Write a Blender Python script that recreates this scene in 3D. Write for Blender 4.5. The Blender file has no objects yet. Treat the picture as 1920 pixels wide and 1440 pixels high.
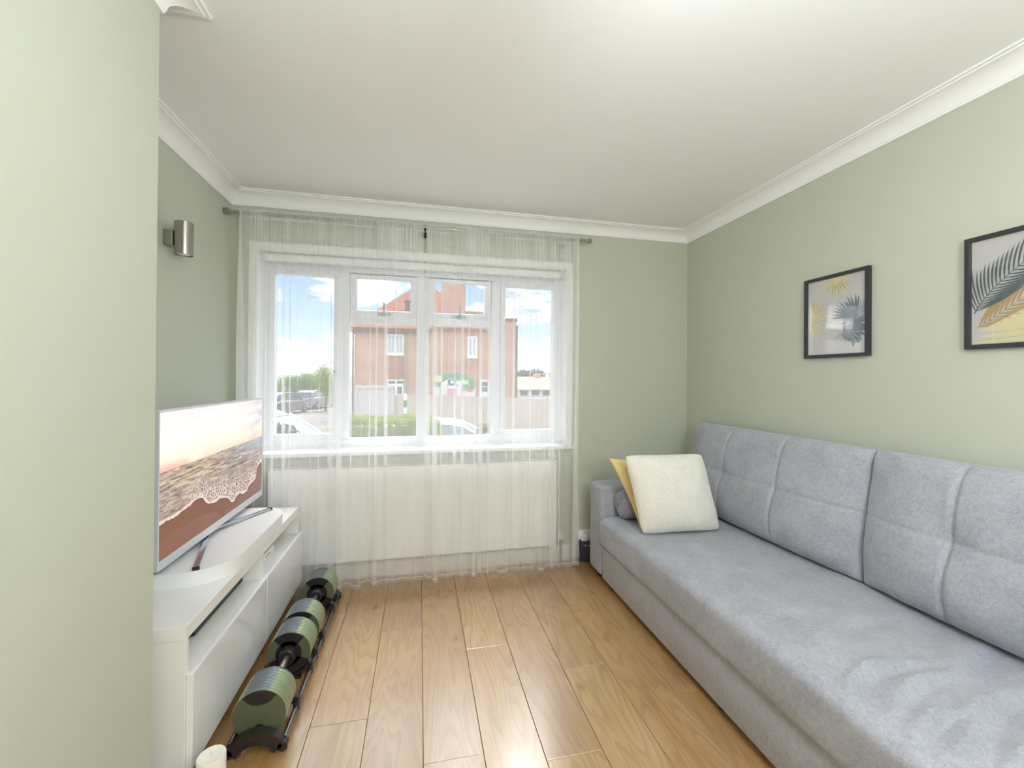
import bpy, bmesh, math, random
from mathutils import Vector, Matrix, noise as mnoise

random.seed(7)
R = math.radians
scene = bpy.context.scene
COL = scene.collection

# ------------------------------------------------------------------ camera
EYE = 1.26
cam_d = bpy.data.cameras.new('camera')
cam = bpy.data.objects.new('camera', cam_d)
COL.objects.link(cam)
cam_d.sensor_width = 36.0
cam_d.lens = 36.0 * 785.68 / 1920.0
cam_d.shift_y = -14.2 / 1920.0
cam_d.clip_start = 0.02
cam_d.clip_end = 2000
yaw, pit, rol = R(12.40), R(0.2747), R(0.4154)
Fv = Vector((math.sin(yaw) * math.cos(pit), math.cos(yaw) * math.cos(pit), math.sin(pit)))
Rv0 = Vector((math.cos(yaw), -math.sin(yaw), 0))
Uv0 = Rv0.cross(Fv)
Rv = math.cos(rol) * Rv0 + math.sin(rol) * Uv0
Uv = -math.sin(rol) * Rv0 + math.cos(rol) * Uv0
cam.matrix_world = Matrix(((Rv.x, Uv.x, -Fv.x, 0), (Rv.y, Uv.y, -Fv.y, 0), (Rv.z, Uv.z, -Fv.z, EYE), (0, 0, 0, 1)))
scene.camera = cam

# ------------------------------------------------------------------ colour management
scene.view_settings.view_transform = 'Standard'
scene.view_settings.look = 'None'
scene.view_settings.exposure = 0.42
scene.view_settings.gamma = 1.0
scene.view_settings.use_curve_mapping = False
try:
    scene.cycles.transparent_max_bounces = 40
    scene.cycles.max_bounces = 8
    scene.cycles.diffuse_bounces = 6
    scene.cycles.sample_clamp_indirect = 6.0
    scene.cycles.adaptive_threshold = 0.02
    scene.cycles.caustics_reflective = False
    scene.cycles.caustics_refractive = False
except Exception:
    pass

SKY_STRENGTH = 3.6
SUN_STRENGTH = 4.2
FILL_STRENGTH = 18.0

# ------------------------------------------------------------------ node helpers
def lin(c):
    c = c / 255.0
    return c / 12.92 if c <= 0.04045 else ((c + 0.055) / 1.055) ** 2.4

def rgb(r, g, b):
    return (lin(r), lin(g), lin(b), 1.0)

class G:
    """small wrapper for building node trees"""
    def __init__(self, nt):
        self.nt = nt
    def n(self, typ, **kw):
        nd = self.nt.nodes.new(typ)
        for k, v in kw.items():
            setattr(nd, k, v)
        return nd
    def put(self, sock, v):
        if isinstance(v, bpy.types.NodeSocket):
            self.nt.links.new(v, sock)
        else:
            sock.default_value = v
    def m(self, op, a, b=0.0, c=0.0, clamp=False):
        nd = self.n('ShaderNodeMath', operation=op, use_clamp=clamp)
        self.put(nd.inputs[0], a); self.put(nd.inputs[1], b); self.put(nd.inputs[2], c)
        return nd.outputs[0]
    def mix(self, f, a, b, blend='MIX'):
        nd = self.n('ShaderNodeMix', data_type='RGBA', blend_type=blend)
        self.put(nd.inputs[0], f); self.put(nd.inputs[6], a); self.put(nd.inputs[7], b)
        return nd.outputs[2]
    def coord(self, which='Object'):
        return self.n('ShaderNodeTexCoord').outputs[which]
    def sep(self, v):
        nd = self.n('ShaderNodeSeparateXYZ'); self.put(nd.inputs[0], v)
        return nd.outputs[0], nd.outputs[1], nd.outputs[2]
    def comb(self, x, y, z):
        nd = self.n('ShaderNodeCombineXYZ')
        self.put(nd.inputs[0], x); self.put(nd.inputs[1], y); self.put(nd.inputs[2], z)
        return nd.outputs[0]
    def noise(self, v, scale, detail=3.0, rough=0.55, dist=0.0):
        nd = self.n('ShaderNodeTexNoise')
        if v is not None:
            self.put(nd.inputs['Vector'], v)
        nd.inputs['Scale'].default_value = scale
        nd.inputs['Detail'].default_value = detail
        nd.inputs['Roughness'].default_value = rough
        nd.inputs['Distortion'].default_value = dist
        return nd.outputs[0]
    def step(self, v, lo, hi):
        nd = self.n('ShaderNodeMapRange', interpolation_type='SMOOTHSTEP')
        self.put(nd.inputs[0], v); self.put(nd.inputs[1], lo); self.put(nd.inputs[2], hi)
        nd.inputs[3].default_value = 0.0; nd.inputs[4].default_value = 1.0
        return nd.outputs[0]
    def ramp(self, f, stops):
        nd = self.n('ShaderNodeValToRGB')
        cr = nd.color_ramp
        while len(cr.elements) < len(stops):
            cr.elements.new(0.5)
        for e, (p, c) in zip(cr.elements, stops):
            e.position = p; e.color = c
        self.put(nd.inputs[0], f)
        return nd.outputs[0]
    def bump(self, h, strength=0.3, dist=0.01):
        nd = self.n('ShaderNodeBump')
        nd.inputs['Strength'].default_value = strength
        nd.inputs['Distance'].default_value = dist
        self.put(nd.inputs['Height'], h)
        return nd.outputs[0]

MATS = {}
def new_mat(name):
    m = bpy.data.materials.new(name)
    m.use_nodes = True
    m.node_tree.nodes.clear()
    g = G(m.node_tree)
    out = g.n('ShaderNodeOutputMaterial')
    return m, g, out

def M(name, col, rough=0.5, metal=0.0, spec=0.5, vary=0.0, vscale=20.0, bump=0.0, bscale=200.0, bdist=0.002, sheen=0.0, coat=0.0, trans=0.0):
    """principled surface with a little procedural unevenness"""
    if name in MATS:
        return MATS[name]
    m, g, out = new_mat(name)
    p = g.n('ShaderNodeBsdfPrincipled')
    c4 = rgb(*col)
    co = g.coord('Object')
    if vary > 0:
        n = g.noise(co, vscale, 4.0, 0.6)
        f = g.m('MULTIPLY_ADD', n, 2.0 * vary, 1.0 - vary)
        v = g.n('ShaderNodeVectorMath', operation='SCALE')
        v.inputs[0].default_value = c4[:3]
        g.put(v.inputs['Scale'], f)
        g.put(p.inputs['Base Color'], v.outputs[0])
    else:
        p.inputs['Base Color'].default_value = c4
    p.inputs['Roughness'].default_value = rough
    p.inputs['Metallic'].default_value = metal
    p.inputs['Specular IOR Level'].default_value = spec
    p.inputs['Sheen Weight'].default_value = sheen
    p.inputs['Coat Weight'].default_value = coat
    p.inputs['Coat Roughness'].default_value = 0.08
    if bump > 0:
        h = g.noise(co, bscale, 3.0, 0.6)
        g.put(p.inputs['Normal'], g.bump(h, bump, bdist))
    m.node_tree.links.new(p.outputs[0], out.inputs[0])
    MATS[name] = m
    return m

# ------------------------------------------------------------------ world: bright sky with broken cloud
def build_world():
    w = bpy.data.worlds.new('sky')
    scene.world = w
    w.use_nodes = True
    w.node_tree.nodes.clear()
    g = G(w.node_tree)
    out = g.n('ShaderNodeOutputWorld')
    bg = g.n('ShaderNodeBackground')
    d = g.coord('Generated')
    x, y, z = g.sep(d)
    zc = g.m('MAXIMUM', z, 0.0)
    den = g.m('ADD', zc, 0.28)
    px = g.m('DIVIDE', x, den)
    py = g.m('DIVIDE', y, den)
    v = g.comb(px, py, g.m('MULTIPLY', z, 1.5))
    big = g.noise(v, 1.9, 6.0, 0.56, 0.25)
    cover = g.step(big, 0.43, 0.53)
    shade = g.noise(v, 4.6, 5.0, 0.6)
    cloud = g.ramp(shade, [(0.32, (0.15, 0.155, 0.17, 1)), (0.50, (0.38, 0.39, 0.41, 1)), (0.68, (1.0, 1.0, 1.0, 1))])
    blue = g.ramp(zc, [(0.0, (0.24, 0.30, 0.38, 1)), (0.28, (0.085, 0.145, 0.26, 1)), (1.0, (0.075, 0.13, 0.25, 1))])
    col = g.mix(cover, blue, cloud)
    haze = g.step(z, 0.10, -0.01)
    col = g.mix(g.m('MULTIPLY', haze, 0.6), col, (0.30, 0.31, 0.33, 1))
    g.put(bg.inputs['Color'], col)
    bg.inputs['Strength'].default_value = SKY_STRENGTH
    w.node_tree.links.new(bg.outputs[0], out.inputs[0])
build_world()

sun_d = bpy.data.lights.new('sun', 'SUN')
sun_d.energy = SUN_STRENGTH
sun_d.angle = R(35.0)   # hazy sun behind thin cloud
sun_d.color = (1.0, 0.98, 0.95)
sun = bpy.data.objects.new('sun', sun_d)
COL.objects.link(sun)
sun.location = (10, 40, 50)
sun.rotation_euler = Vector((0.12, 0.48, 0.87)).to_track_quat('Z', 'Y').to_euler()

# ------------------------------------------------------------------ mesh helpers
def obj(name, me, mat=None, parent=None, loc=None, rot=None, smooth=False):
    o = bpy.data.objects.new(name, me)
    COL.objects.link(o)
    if mat is not None and len(me.materials) == 0:
        for mm in (mat if isinstance(mat, (list, tuple)) else [mat]):
            me.materials.append(mm)
    if parent is not None:
        o.parent = parent
    if loc is not None:
        o.location = loc
    if rot is not None:
        o.rotation_euler = rot
    if smooth:
        for p in me.polygons:
            p.use_smooth = True
    return o

def tag(o, label=None, cat=None, group=None, kind=None):
    if label: o['label'] = label
    if cat: o['category'] = cat
    if group: o['group'] = group
    if kind: o['kind'] = kind
    return o

def thing(name, label, cat, loc=(0, 0, 0), rz=0.0, group=None):
    e = bpy.data.objects.new(name, None)
    COL.objects.link(e)
    e.empty_display_size = 0.05
    e.location = loc
    e.rotation_euler = (0, 0, rz)
    return tag(e, label, cat, group)

def copy_tree(o, parent=None):
    c = o.copy()
    COL.objects.link(c)
    if parent is not None:
        c.parent = parent
    for ch in list(o.children):
        copy_tree(ch, c)
    return c

class B:
    """collects shapes into one bmesh"""
    def __init__(self):
        self.bm = bmesh.new()
    def box(self, x0, x1, y0, y1, z0, z1, bev=0.0, seg=2, mi=0):
        bm2 = bmesh.new()
        vs = [bm2.verts.new((x, y, z)) for x in (x0, x1) for y in (y0, y1) for z in (z0, z1)]
        for f in ((0, 1, 3, 2), (4, 6, 7, 5), (0, 4, 5, 1), (2, 3, 7, 6), (0, 2, 6, 4), (1, 5, 7, 3)):
            bm2.faces.new([vs[i] for i in f])
        if bev > 0:
            bmesh.ops.bevel(bm2, geom=list(bm2.edges), offset=bev, segments=seg, profile=0.5, affect='EDGES', clamp_overlap=True)
        return self._merge(bm2, mi)
    def _merge(self, bm2, mi=0):
        if mi:
            for f in bm2.faces:
                f.material_index = mi
        me = bpy.data.meshes.new('tmp')
        bm2.to_mesh(me); bm2.free()
        self.bm.from_mesh(me)
        bpy.data.meshes.remove(me)
        return self
    def cyl(self, a, b, r0, r1=None, seg=24, bev=0.0, mi=0):
        a = Vector(a); b = Vector(b)
        r1 = r0 if r1 is None else r1
        bm2 = bmesh.new()
        bmesh.ops.create_cone(bm2, cap_ends=True, segments=seg, radius1=r0, radius2=r1, depth=(b - a).length)
        if bev > 0:
            es = [e for e in bm2.edges if abs(e.verts[0].co.z - e.verts[1].co.z) < 1e-6]
            bmesh.ops.bevel(bm2, geom=es, offset=bev, segments=2, profile=0.5, affect='EDGES')
        q = Vector((0, 0, 1)).rotation_difference((b - a).normalized())
        bmesh.ops.transform(bm2, matrix=Matrix.Translation((a + b) / 2) @ q.to_matrix().to_4x4(), verts=bm2.verts)
        return self._merge(bm2, mi)
    def sphere(self, c, r, sub=2, scale=(1, 1, 1), mi=0):
        bm2 = bmesh.new()
        bmesh.ops.create_icosphere(bm2, subdivisions=sub, radius=r)
        bmesh.ops.transform(bm2, matrix=Matrix.Translation(c) @ Matrix.Diagonal((*scale, 1)), verts=bm2.verts)
        return self._merge(bm2, mi)
    def prism(self, pts, axis, lo, hi, mi=0):
        """pts: 2D polygon; axis: extrusion axis. (a,b) map to the two other axes in xyz order"""
        bm2 = bmesh.new()
        def mk(p, h):
            return {'x': (h, p[0], p[1]), 'y': (p[0], h, p[1]), 'z': (p[0], p[1], h)}[axis]
        v0 = [bm2.verts.new(mk(p, lo)) for p in pts]
        v1 = [bm2.verts.new(mk(p, hi)) for p in pts]
        n = len(pts)
        bm2.faces.new(v0); bm2.faces.new(list(reversed(v1)))
        for i in range(n):
            bm2.faces.new([v0[i], v1[i], v1[(i + 1) % n], v0[(i + 1) % n]])
        bmesh.ops.recalc_face_normals(bm2, faces=bm2.faces)
        return self._merge(bm2, mi)
    def tube(self, pts, r, seg=10, cap=True, mi=0):
        bm2 = bmesh.new()
        pts = [Vector(p) for p in pts]
        rings = []
        up = Vector((0, 0, 1))
        for i, p in enumerate(pts):
            t = (pts[min(i + 1, len(pts) - 1)] - pts[max(i - 1, 0)]).normalized()
            s = t.cross(up)
            if s.length < 1e-3:
                s = t.cross(Vector((1, 0, 0)))
            s.normalize(); u = s.cross(t)
            rr = r[i] if isinstance(r, (list, tuple)) else r
            rings.append([bm2.verts.new(p + s * math.cos(2 * math.pi * k / seg) * rr + u * math.sin(2 * math.pi * k / seg) * rr) for k in range(seg)])
        for a, b in zip(rings, rings[1:]):
            for k in range(seg):
                bm2.faces.new([a[k], a[(k + 1) % seg], b[(k + 1) % seg], b[k]])
        if cap:
            bm2.faces.new(list(reversed(rings[0]))); bm2.faces.new(rings[-1])
        return self._merge(bm2, mi)
    def loft(self, rings, cap=True, mi=0):
        bm2 = bmesh.new()
        rs = [[bm2.verts.new(p) for p in r] for r in rings]
        n = len(rs[0])
        for a, b in zip(rs, rs[1:]):
            for k in range(n):
                bm2.faces.new([a[k], a[(k + 1) % n], b[(k + 1) % n], b[k]])
        if cap:
            bm2.faces.new(list(reversed(rs[0]))); bm2.faces.new(rs[-1])
        bmesh.ops.recalc_face_normals(bm2, faces=bm2.faces)
        return self._merge(bm2, mi)
    def lathe(self, prof, c=(0, 0, 0), seg=32, mi=0):
        bm2 = bmesh.new()
        rings = []
        for r, z in prof:
            if r < 1e-5:
                rings.append([bm2.verts.new((c[0], c[1], c[2] + z))])
            else:
                rings.append([bm2.verts.new((c[0] + r * math.cos(2 * math.pi * k / seg), c[1] + r * math.sin(2 * math.pi * k / seg), c[2] + z)) for k in range(seg)])
        for a, b in zip(rings, rings[1:]):
            for k in range(seg):
                k2 = (k + 1) % seg
                if len(a) == 1 and len(b) > 1:
                    bm2.faces.new([a[0], b[k2], b[k]])
                elif len(b) == 1 and len(a) > 1:
                    bm2.faces.new([a[k], a[k2], b[0]])
                elif len(a) > 1:
                    bm2.faces.new([a[k], a[k2], b[k2], b[k]])
        bmesh.ops.recalc_face_normals(bm2, faces=bm2.faces)
        return self._merge(bm2, mi)
    def quad(self, a, b, c, d, mi=0):
        vs = [self.bm.verts.new(p) for p in (a, b, c, d)]
        f = self.bm.faces.new(vs); f.material_index = mi
        return self
    def mesh(self, name='mesh'):
        me = bpy.data.meshes.new(name)
        self.bm.to_mesh(me); self.bm.free()
        return me
    def build(self, name, mat, parent=None, loc=None, rot=None, smooth=False, angle=None):
        me = self.mesh(name)
        o = obj(name, me, mat, parent, loc, rot)
        if smooth:
            shade(o, 40 if angle is None else angle)
        return o

def shade(o, ang=40):
    me = o.data
    bm = bmesh.new(); bm.from_mesh(me)
    a = R(ang)
    for f in bm.faces:
        f.smooth = True
    for e in bm.edges:
        e.smooth = not (len(e.link_faces) == 2 and e.calc_face_angle(0) > a)
    bm.to_mesh(me); bm.free()
    return o

def clamp(v, a=0.0, b=1.0):
    return max(a, min(b, v))

def sstep(v, a, b):
    t = clamp((v - a) / (b - a)) if a != b else 0.0
    return t * t * (3 - 2 * t)

# ------------------------------------------------------------------ room dimensions (metres)
XR, XL, YW, YB, ZC = 1.956, -1.103, 2.789, -1.5, 2.355
BRX, BRY0, BRY1 = -0.72, 0.0, 1.355
OPX0, OPX1, OPZ0, OPZ1 = -0.965, 1.008, 0.80, 2.035

# ------------------------------------------------------------------ materials of the shell
WALL = M('sage_paint', (193, 197, 181), rough=0.85, spec=0.25, vary=0.012, vscale=3.0, bump=0.06, bscale=260, bdist=0.001)
CEIL = M('ceiling_white', (244, 245, 246), rough=0.9, spec=0.2, vary=0.006, vscale=2.0, bump=0.05, bscale=120, bdist=0.001)
CORN = M('cornice_white', (243, 243, 243), rough=0.7, spec=0.3, vary=0.006, vscale=5)
GLOSSW = M('white_gloss_paint', (240, 240, 238), rough=0.35, spec=0.5, vary=0.008, vscale=6)
UPVC = M('white_upvc', (232, 235, 240), rough=0.3, spec=0.5, vary=0.006, vscale=8)

def wood_mat():
    m, g, out = new_mat('oak_laminate')
    p = g.n('ShaderNodeBsdfPrincipled')
    info = g.n('ShaderNodeObjectInfo')
    rnd = info.outputs['Random']
    co = g.coord('Object')
    x, y, z = g.sep(co)
    off = g.m('MULTIPLY', rnd, 37.0)
    v = g.comb(g.m('ADD', g.m('MULTIPLY', x, 1.0), off), g.m('ADD', g.m('MULTIPLY', y, 0.13), off), off)
    base = g.noise(v, 5.2, 3.0, 0.5, 0.35)
    rings = g.m('MULTIPLY', base, 19.0)
    saw = g.m('FRACT', rings)
    line = g.m('MULTIPLY', g.step(saw, 0.25, 0.95), g.step(saw, 1.0, 0.95))
    vf = g.comb(g.m('MULTIPLY', x, 1.0), g.m('ADD', g.m('MULTIPLY', y, 0.02), off), off)
    fibre = g.noise(vf, 260.0, 3.0, 0.6)
    vt = g.comb(g.m('ADD', x, off), g.m('ADD', g.m('MULTIPLY', y, 0.35), off), 0.0)
    tone = g.noise(vt, 4.0, 3.0, 0.6)
    c = g.ramp(tone, [(0.30, rgb(168, 126, 76)), (0.70, rgb(193, 154, 101))])
    c = g.mix(g.m('MULTIPLY', line, 0.34), c, rgb(132, 90, 50))
    c = g.mix(g.m('MULTIPLY', g.step(fibre, 0.5, 0.75), 0.30), c, rgb(142, 100, 58))
    vk = g.comb(g.m('ADD', x, off), g.m('ADD', g.m('MULTIPLY', y, 0.55), off), off)
    vor = g.n('ShaderNodeTexVoronoi'); vor.inputs['Scale'].default_value = 3.1
    g.put(vor.inputs['Vector'], vk)
    knot = g.step(vor.outputs['Distance'], 0.085, 0.02)
    c = g.mix(g.m('MULTIPLY', knot, 0.7), c, rgb(96, 64, 40))
    pt = g.m('MULTIPLY_ADD', rnd, 0.14, 0.93)
    sc = g.n('ShaderNodeVectorMath', operation='SCALE')
    g.put(sc.inputs[0], c); g.put(sc.inputs['Scale'], pt)
    g.put(p.inputs['Base Color'], sc.outputs[0])
    p.inputs['Roughness'].default_value = 0.36
    p.inputs['Specular IOR Level'].default_value = 0.6
    p.inputs['Coat Weight'].default_value = 1.0
    p.inputs['Coat Roughness'].default_value = 0.2
    p.inputs['Coat IOR'].default_value = 2.25
    g.put(p.inputs['Normal'], g.bump(g.m('ADD', g.m('MULTIPLY', line, -0.5), fibre), 0.08, 0.001))
    m.node_tree.links.new(p.outputs[0], out.inputs[0])
    return m
WOOD = wood_mat()
DARKGAP = M('underlay_dark', (70, 52, 38), rough=0.9)

# ------------------------------------------------------------------ setting: floor of planks
floor = B().box(XL - 0.3, XR + 0.3, YB - 0.3, YW + 0.3, -0.06, -0.0045).build('floor', DARKGAP)
tag(floor, 'honey oak laminate floor of long planks running to the window', 'floor', kind='structure')
PW, PL = 0.199, 1.29
plank_me = {}
def plank_mesh(w, l):
    key = (round(w, 3), round(l, 3))
    if key not in plank_me:
        b = B().box(-w / 2 + 0.0007, w / 2 - 0.0007, -l / 2 + 0.0007, l / 2 - 0.0007, -0.0045, 0.0, bev=0.0012, seg=1)
        plank_me[key] = b.mesh('plank')
        plank_me[key].materials.append(WOOD)
    return plank_me[key]
# one end joint per row read from the photo, rows of 0.199 m counted from the joint line at x = 0.021
joint_y = {-2: 1.63, 0: 1.40, 1: 1.95, 3: 1.73, -1: 2.17, -3: 2.38, 5: 1.50, 2: 2.62, 4: 2.30}
k = -6
while 0.021 + k * PW < XR:
    x0 = max(0.021 + k * PW, XL); x1 = min(0.021 + (k + 1) * PW, XR)
    if x1 - x0 > 0.02:
        jy = joint_y.get(k, 0.7 + (k * 0.57) % 1.2)
        while jy > YB:
            jy -= PL
        while jy < YW:
            y0 = max(jy, YB); y1 = min(jy + PL, YW - 0.002)
            if y1 - y0 > 0.02:
                obj('plank', plank_mesh(x1 - x0, y1 - y0), None, floor, ((x0 + x1) / 2, (y0 + y1) / 2, 0))
            jy += PL
    k += 1

# ------------------------------------------------------------------ setting: walls and ceiling
T = 0.15
def wall(name, b, label):
    o = b.build(name, WALL)
    return tag(o, label, 'wall', kind='structure')
wall('wall_right', B().box(XR, XR + T, YB - T, YW + 0.27, -0.06, ZC + 0.1), 'long sage green wall behind the sofa with the pictures')
wall('wall_left', B().box(XL - T, XL, YB - T, YW + 0.27, -0.06, ZC + 0.1), 'sage green alcove wall behind the television with the wall light')
wall('wall_back', B().box(XL, XR, YB - T, YB, -0.06, ZC + 0.1), 'sage green wall at the rear of the room')
wall('wall_chimney_breast', B().box(XL, BRX, BRY0, BRY1, 0.0, ZC), 'pale sage chimney breast wall filling the left edge')
def window_wall():
    b = B()
    xs = [XL, OPX0, OPX1, XR]; zs = [-0.06, OPZ0 - 0.02, OPZ1, ZC + 0.1]
    y0, y1 = YW, YW + 0.27
    b.box(xs[0], xs[1], y0, y1, zs[0], zs[3])
    b.box(xs[2], xs[3], y0, y1, zs[0], zs[3])
    b.box(xs[1], xs[2], y0, y1, zs[0], zs[1])
    b.box(xs[1], xs[2], y0, y1, zs[2], zs[3])
    return b
wall('wall_window', window_wall(), 'sage green window wall around the wide window')
ceil = B().box(XL - T, XR + T, YB - T, YW + 0.27, ZC, ZC + 0.12).build('ceiling', CEIL)
tag(ceil, 'smooth white ceiling', 'ceiling', kind='structure')

PROF = [(0.0, 2.281), (0.007, 2.281), (0.009, 2.289)]
for i in range(9):
    a = math.pi / 2 * i / 8
    PROF.append((0.011 + 0.062 * (1 - math.cos(a)), 2.291 + 0.052 * math.sin(a)))
PROF += [(0.076, 2.343), (0.077, 2.348), (0.090, 2.348), (0.090, 2.3549), (0.0, 2.3549)]
SKIRT = [(0.0, 0.0), (0.016, 0.0), (0.016, 0.085), (0.012, 0.094), (0.004, 0.1), (0.0, 0.1)]
def run(name, P, Q, n, k0, k1, prof, mat, label, cat):
    P = Vector((*P, 0)); Q = Vector((*Q, 0)); n = Vector((*n, 0)); d = (Q - P).normalized()
    eps = 0.0005
    r0 = [P + n * (pd + eps) + d * (pd * k0) + Vector((0, 0, z)) for pd, z in prof]
    r1 = [Q + n * (pd + eps) - d * (pd * k1) + Vector((0, 0, z)) for pd, z in prof]
    o = B().loft([r0, r1]).build(name, mat, smooth=True, angle=25)
    return tag(o, label, cat, kind='structure')
runs = [((XR, YB), (XR, YW), (-1, 0), 1, 1, 'along the sofa wall', 'right'),
        ((XL, YW), (XR, YW), (0, -1), 1, 1, 'above the window', 'window'),
        ((XL, BRY1), (XL, YW), (1, 0), 1, 1, 'in the television alcove', 'left'),
        ((XL, BRY1), (BRX, BRY1), (0, 1), 1, -1, 'on the far return of the chimney breast', 'chimney_return'),
        ((BRX, BRY0), (BRX, BRY1), (1, 0), -1, -1, 'on the face of the chimney breast', 'chimney'),
        ((XL, BRY0), (BRX, BRY0), (0, -1), 1, -1, 'on the near return of the chimney breast', 'chimney_near'),
        ((XL, YB), (XL, BRY0), (1, 0), 1, 1, 'at the rear left of the room', 'rear_left'),
        ((XL, YB), (XR, YB), (0, 1), 1, 1, 'along the rear wall', 'back')]
for i, (P, Q, n, k0, k1, where, side) in enumerate(runs):
    run('trim_%d' % (i + 1), P, Q, n, k0, k1, PROF, CORN, 'white coved plaster cornice ' + where, 'cornice')
    run('baseboard_' + side, P, Q, n, k0, k1, SKIRT, GLOSSW, 'white painted skirting board ' + where, 'skirting board')

# window surround trim: flat white boards on the wall and inside the reveal
trim = B()
tw = 0.038
trim.box(OPX0 - tw, OPX0, YW - 0.008, YW - 0.0005, OPZ0 - 0.02, OPZ1 + tw)
trim.box(OPX1, OPX1 + tw, YW - 0.008, YW - 0.0005, OPZ0 - 0.02, OPZ1 + tw)
trim.box(OPX0, OPX1, YW - 0.008, YW - 0.0005, OPZ1, OPZ1 + tw)
trim.box(OPX0, OPX0 + 0.008, YW - 0.008, 2.925, OPZ0, OPZ1)
trim.box(OPX1 - 0.008, OPX1, YW - 0.008, 2.925, OPZ0, OPZ1)
trim.box(OPX0 + 0.008, OPX1 - 0.008, YW - 0.008, 2.925, OPZ1 - 0.008, OPZ1)
tag(trim.build('trim_9', GLOSSW), 'white painted surround and reveal of the window opening', 'window surround', kind='structure')
sill = B().box(OPX0 - 0.035, OPX1 + 0.04, 2.738, 2.925, OPZ0 - 0.026, OPZ0, bev=0.006).build('trim_10', GLOSSW)
tag(sill, 'white window sill board above the radiator', 'window sill', kind='structure')

# ------------------------------------------------------------------ the window
def glass_mat(name, gloss=0.05, rough=0.0, tint=(1, 1, 1, 1)):
    m, g, out = new_mat(name)
    t = g.n('ShaderNodeBsdfTransparent'); t.inputs[0].default_value = tint
    gl = g.n('ShaderNodeBsdfGlossy'); gl.inputs['Roughness'].default_value = rough
    mx = g.n('ShaderNodeMixShader'); mx.inputs[0].default_value = gloss
    m.node_tree.links.new(t.outputs[0], mx.inputs[1]); m.node_tree.links.new(gl.outputs[0], mx.inputs[2])
    m.node_tree.links.new(mx.outputs[0], out.inputs[0])
    return m
PANE = glass_mat('window_glass', 0.0, 0.0, (0.97, 0.98, 0.98, 1))
CHROME = M('brushed_steel', (176, 172, 166), rough=0.32, metal=1.0, vary=0.05, vscale=90)
GREYP = M('grey_plastic', (150, 155, 162), rough=0.4)

win = thing('window_1', 'wide white four-light window with two small top openers', 'window', (0, 2.95, 0))
win['kind'] = 'structure'
WY0, WY1 = -0.03, 0.03           # frame depth about the pane plane
def frame_box(x0, x1, z0, z1, y0=WY0, y1=WY1, bev=0.004):
    return B().box(x0, x1, y0, y1, z0, z1, bev=bev)
f = B()
FX0, FX1, FZ0, FZ1 = OPX0 + 0.001, OPX1 - 0.001, OPZ0 + 0.001, OPZ1 - 0.001
f.box(FX0, FX0 + 0.03, WY0, WY1, FZ0, FZ1)
f.box(FX1 - 0.03, FX1, WY0, WY1, FZ0, FZ1)
f.box(FX0 + 0.03, FX1 - 0.03, WY0, WY1, FZ0, FZ0 + 0.056)
f.box(FX0 + 0.03, FX1 - 0.03, WY0, WY1, FZ1 - 0.085, FZ1)
f.build('window_frame', UPVC, win)
for x0, x1 in ((-0.515, -0.457), (-0.023, 0.047), (0.492, 0.555)):
    frame_box(x0, x1, FZ0 + 0.0565, FZ1 - 0.0855).build('mullion', UPVC, win)
for x0, x1 in ((-0.4565, -0.0235), (0.0475, 0.4915)):
    frame_box(x0, x1, 1.616, 1.668).build('transom', UPVC, win)
    p = B().box(x0, x1, -0.004, 0.004, FZ0 + 0.057, 1.6155).build('pane', PANE, win)
# side casements: sash ring, pane, handle
for x0, x1, hx in ((FX0 + 0.031, -0.5155, -0.535), (0.5555, FX1 - 0.031, 0.575)):
    z0, z1, w = FZ0 + 0.057, FZ1 - 0.086, 0.034
    s = B()
    s.box(x0, x0 + w, -0.042, 0.02, z0, z1, bev=0.004)
    s.box(x1 - w, x1, -0.042, 0.02, z0, z1, bev=0.004)
    s.box(x0 + w, x1 - w, -0.042, 0.02, z0, z0 + w, bev=0.004)
    s.box(x0 + w, x1 - w, -0.042, 0.02, z1 - w, z1, bev=0.004)
    so = s.build('casement_sash', UPVC, win)
    B().box(x0 + w, x1 - w, -0.012, -0.004, z0 + w, z1 - w).build('pane', PANE, so)
    B().box(hx - 0.011, hx + 0.011, -0.052, -0.042, 1.19, 1.32, bev=0.003).box(hx - 0.008, hx + 0.008, -0.082, -0.052, 1.285, 1.305, bev=0.003).box(hx - 0.008, hx + 0.008, -0.082, -0.068, 1.17, 1.305, bev=0.004).build('handle', UPVC, so)
# top-hung vents, slightly open outwards
for x0, x1 in ((-0.4555, -0.0245), (0.0485, 0.4905)):
    z1 = FZ1 - 0.087; h = z1 - 1.670; w = 0.042
    s = B()
    s.box(x0, x0 + w, -0.03, 0.03, -h, 0, bev=0.004)
    s.box(x1 - w, x1, -0.03, 0.03, -h, 0, bev=0.004)
    s.box(x0 + w, x1 - w, -0.03, 0.03, -h, -h + w, bev=0.004)
    s.box(x0 + w, x1 - w, -0.03, 0.03, -w * 0.7, 0, bev=0.004)
    so = s.build('top_vent', UPVC, win, loc=(0, 0.0, z1), rot=(R(10), 0, 0))
    B().box(x0 + w, x1 - w, -0.004, 0.004, -h + w, -w * 0.7).build('pane', PANE, so)
    xm = (x0 + x1) / 2
    B().box(xm - 0.045, xm + 0.045, -0.036, -0.03, -h + 0.012, -h + 0.03, bev=0.002).box(xm - 0.006, xm + 0.006, -0.05, -0.034, -h - 0.005, -h + 0.1, bev=0.003).build('handle', GREYP, so)

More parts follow.
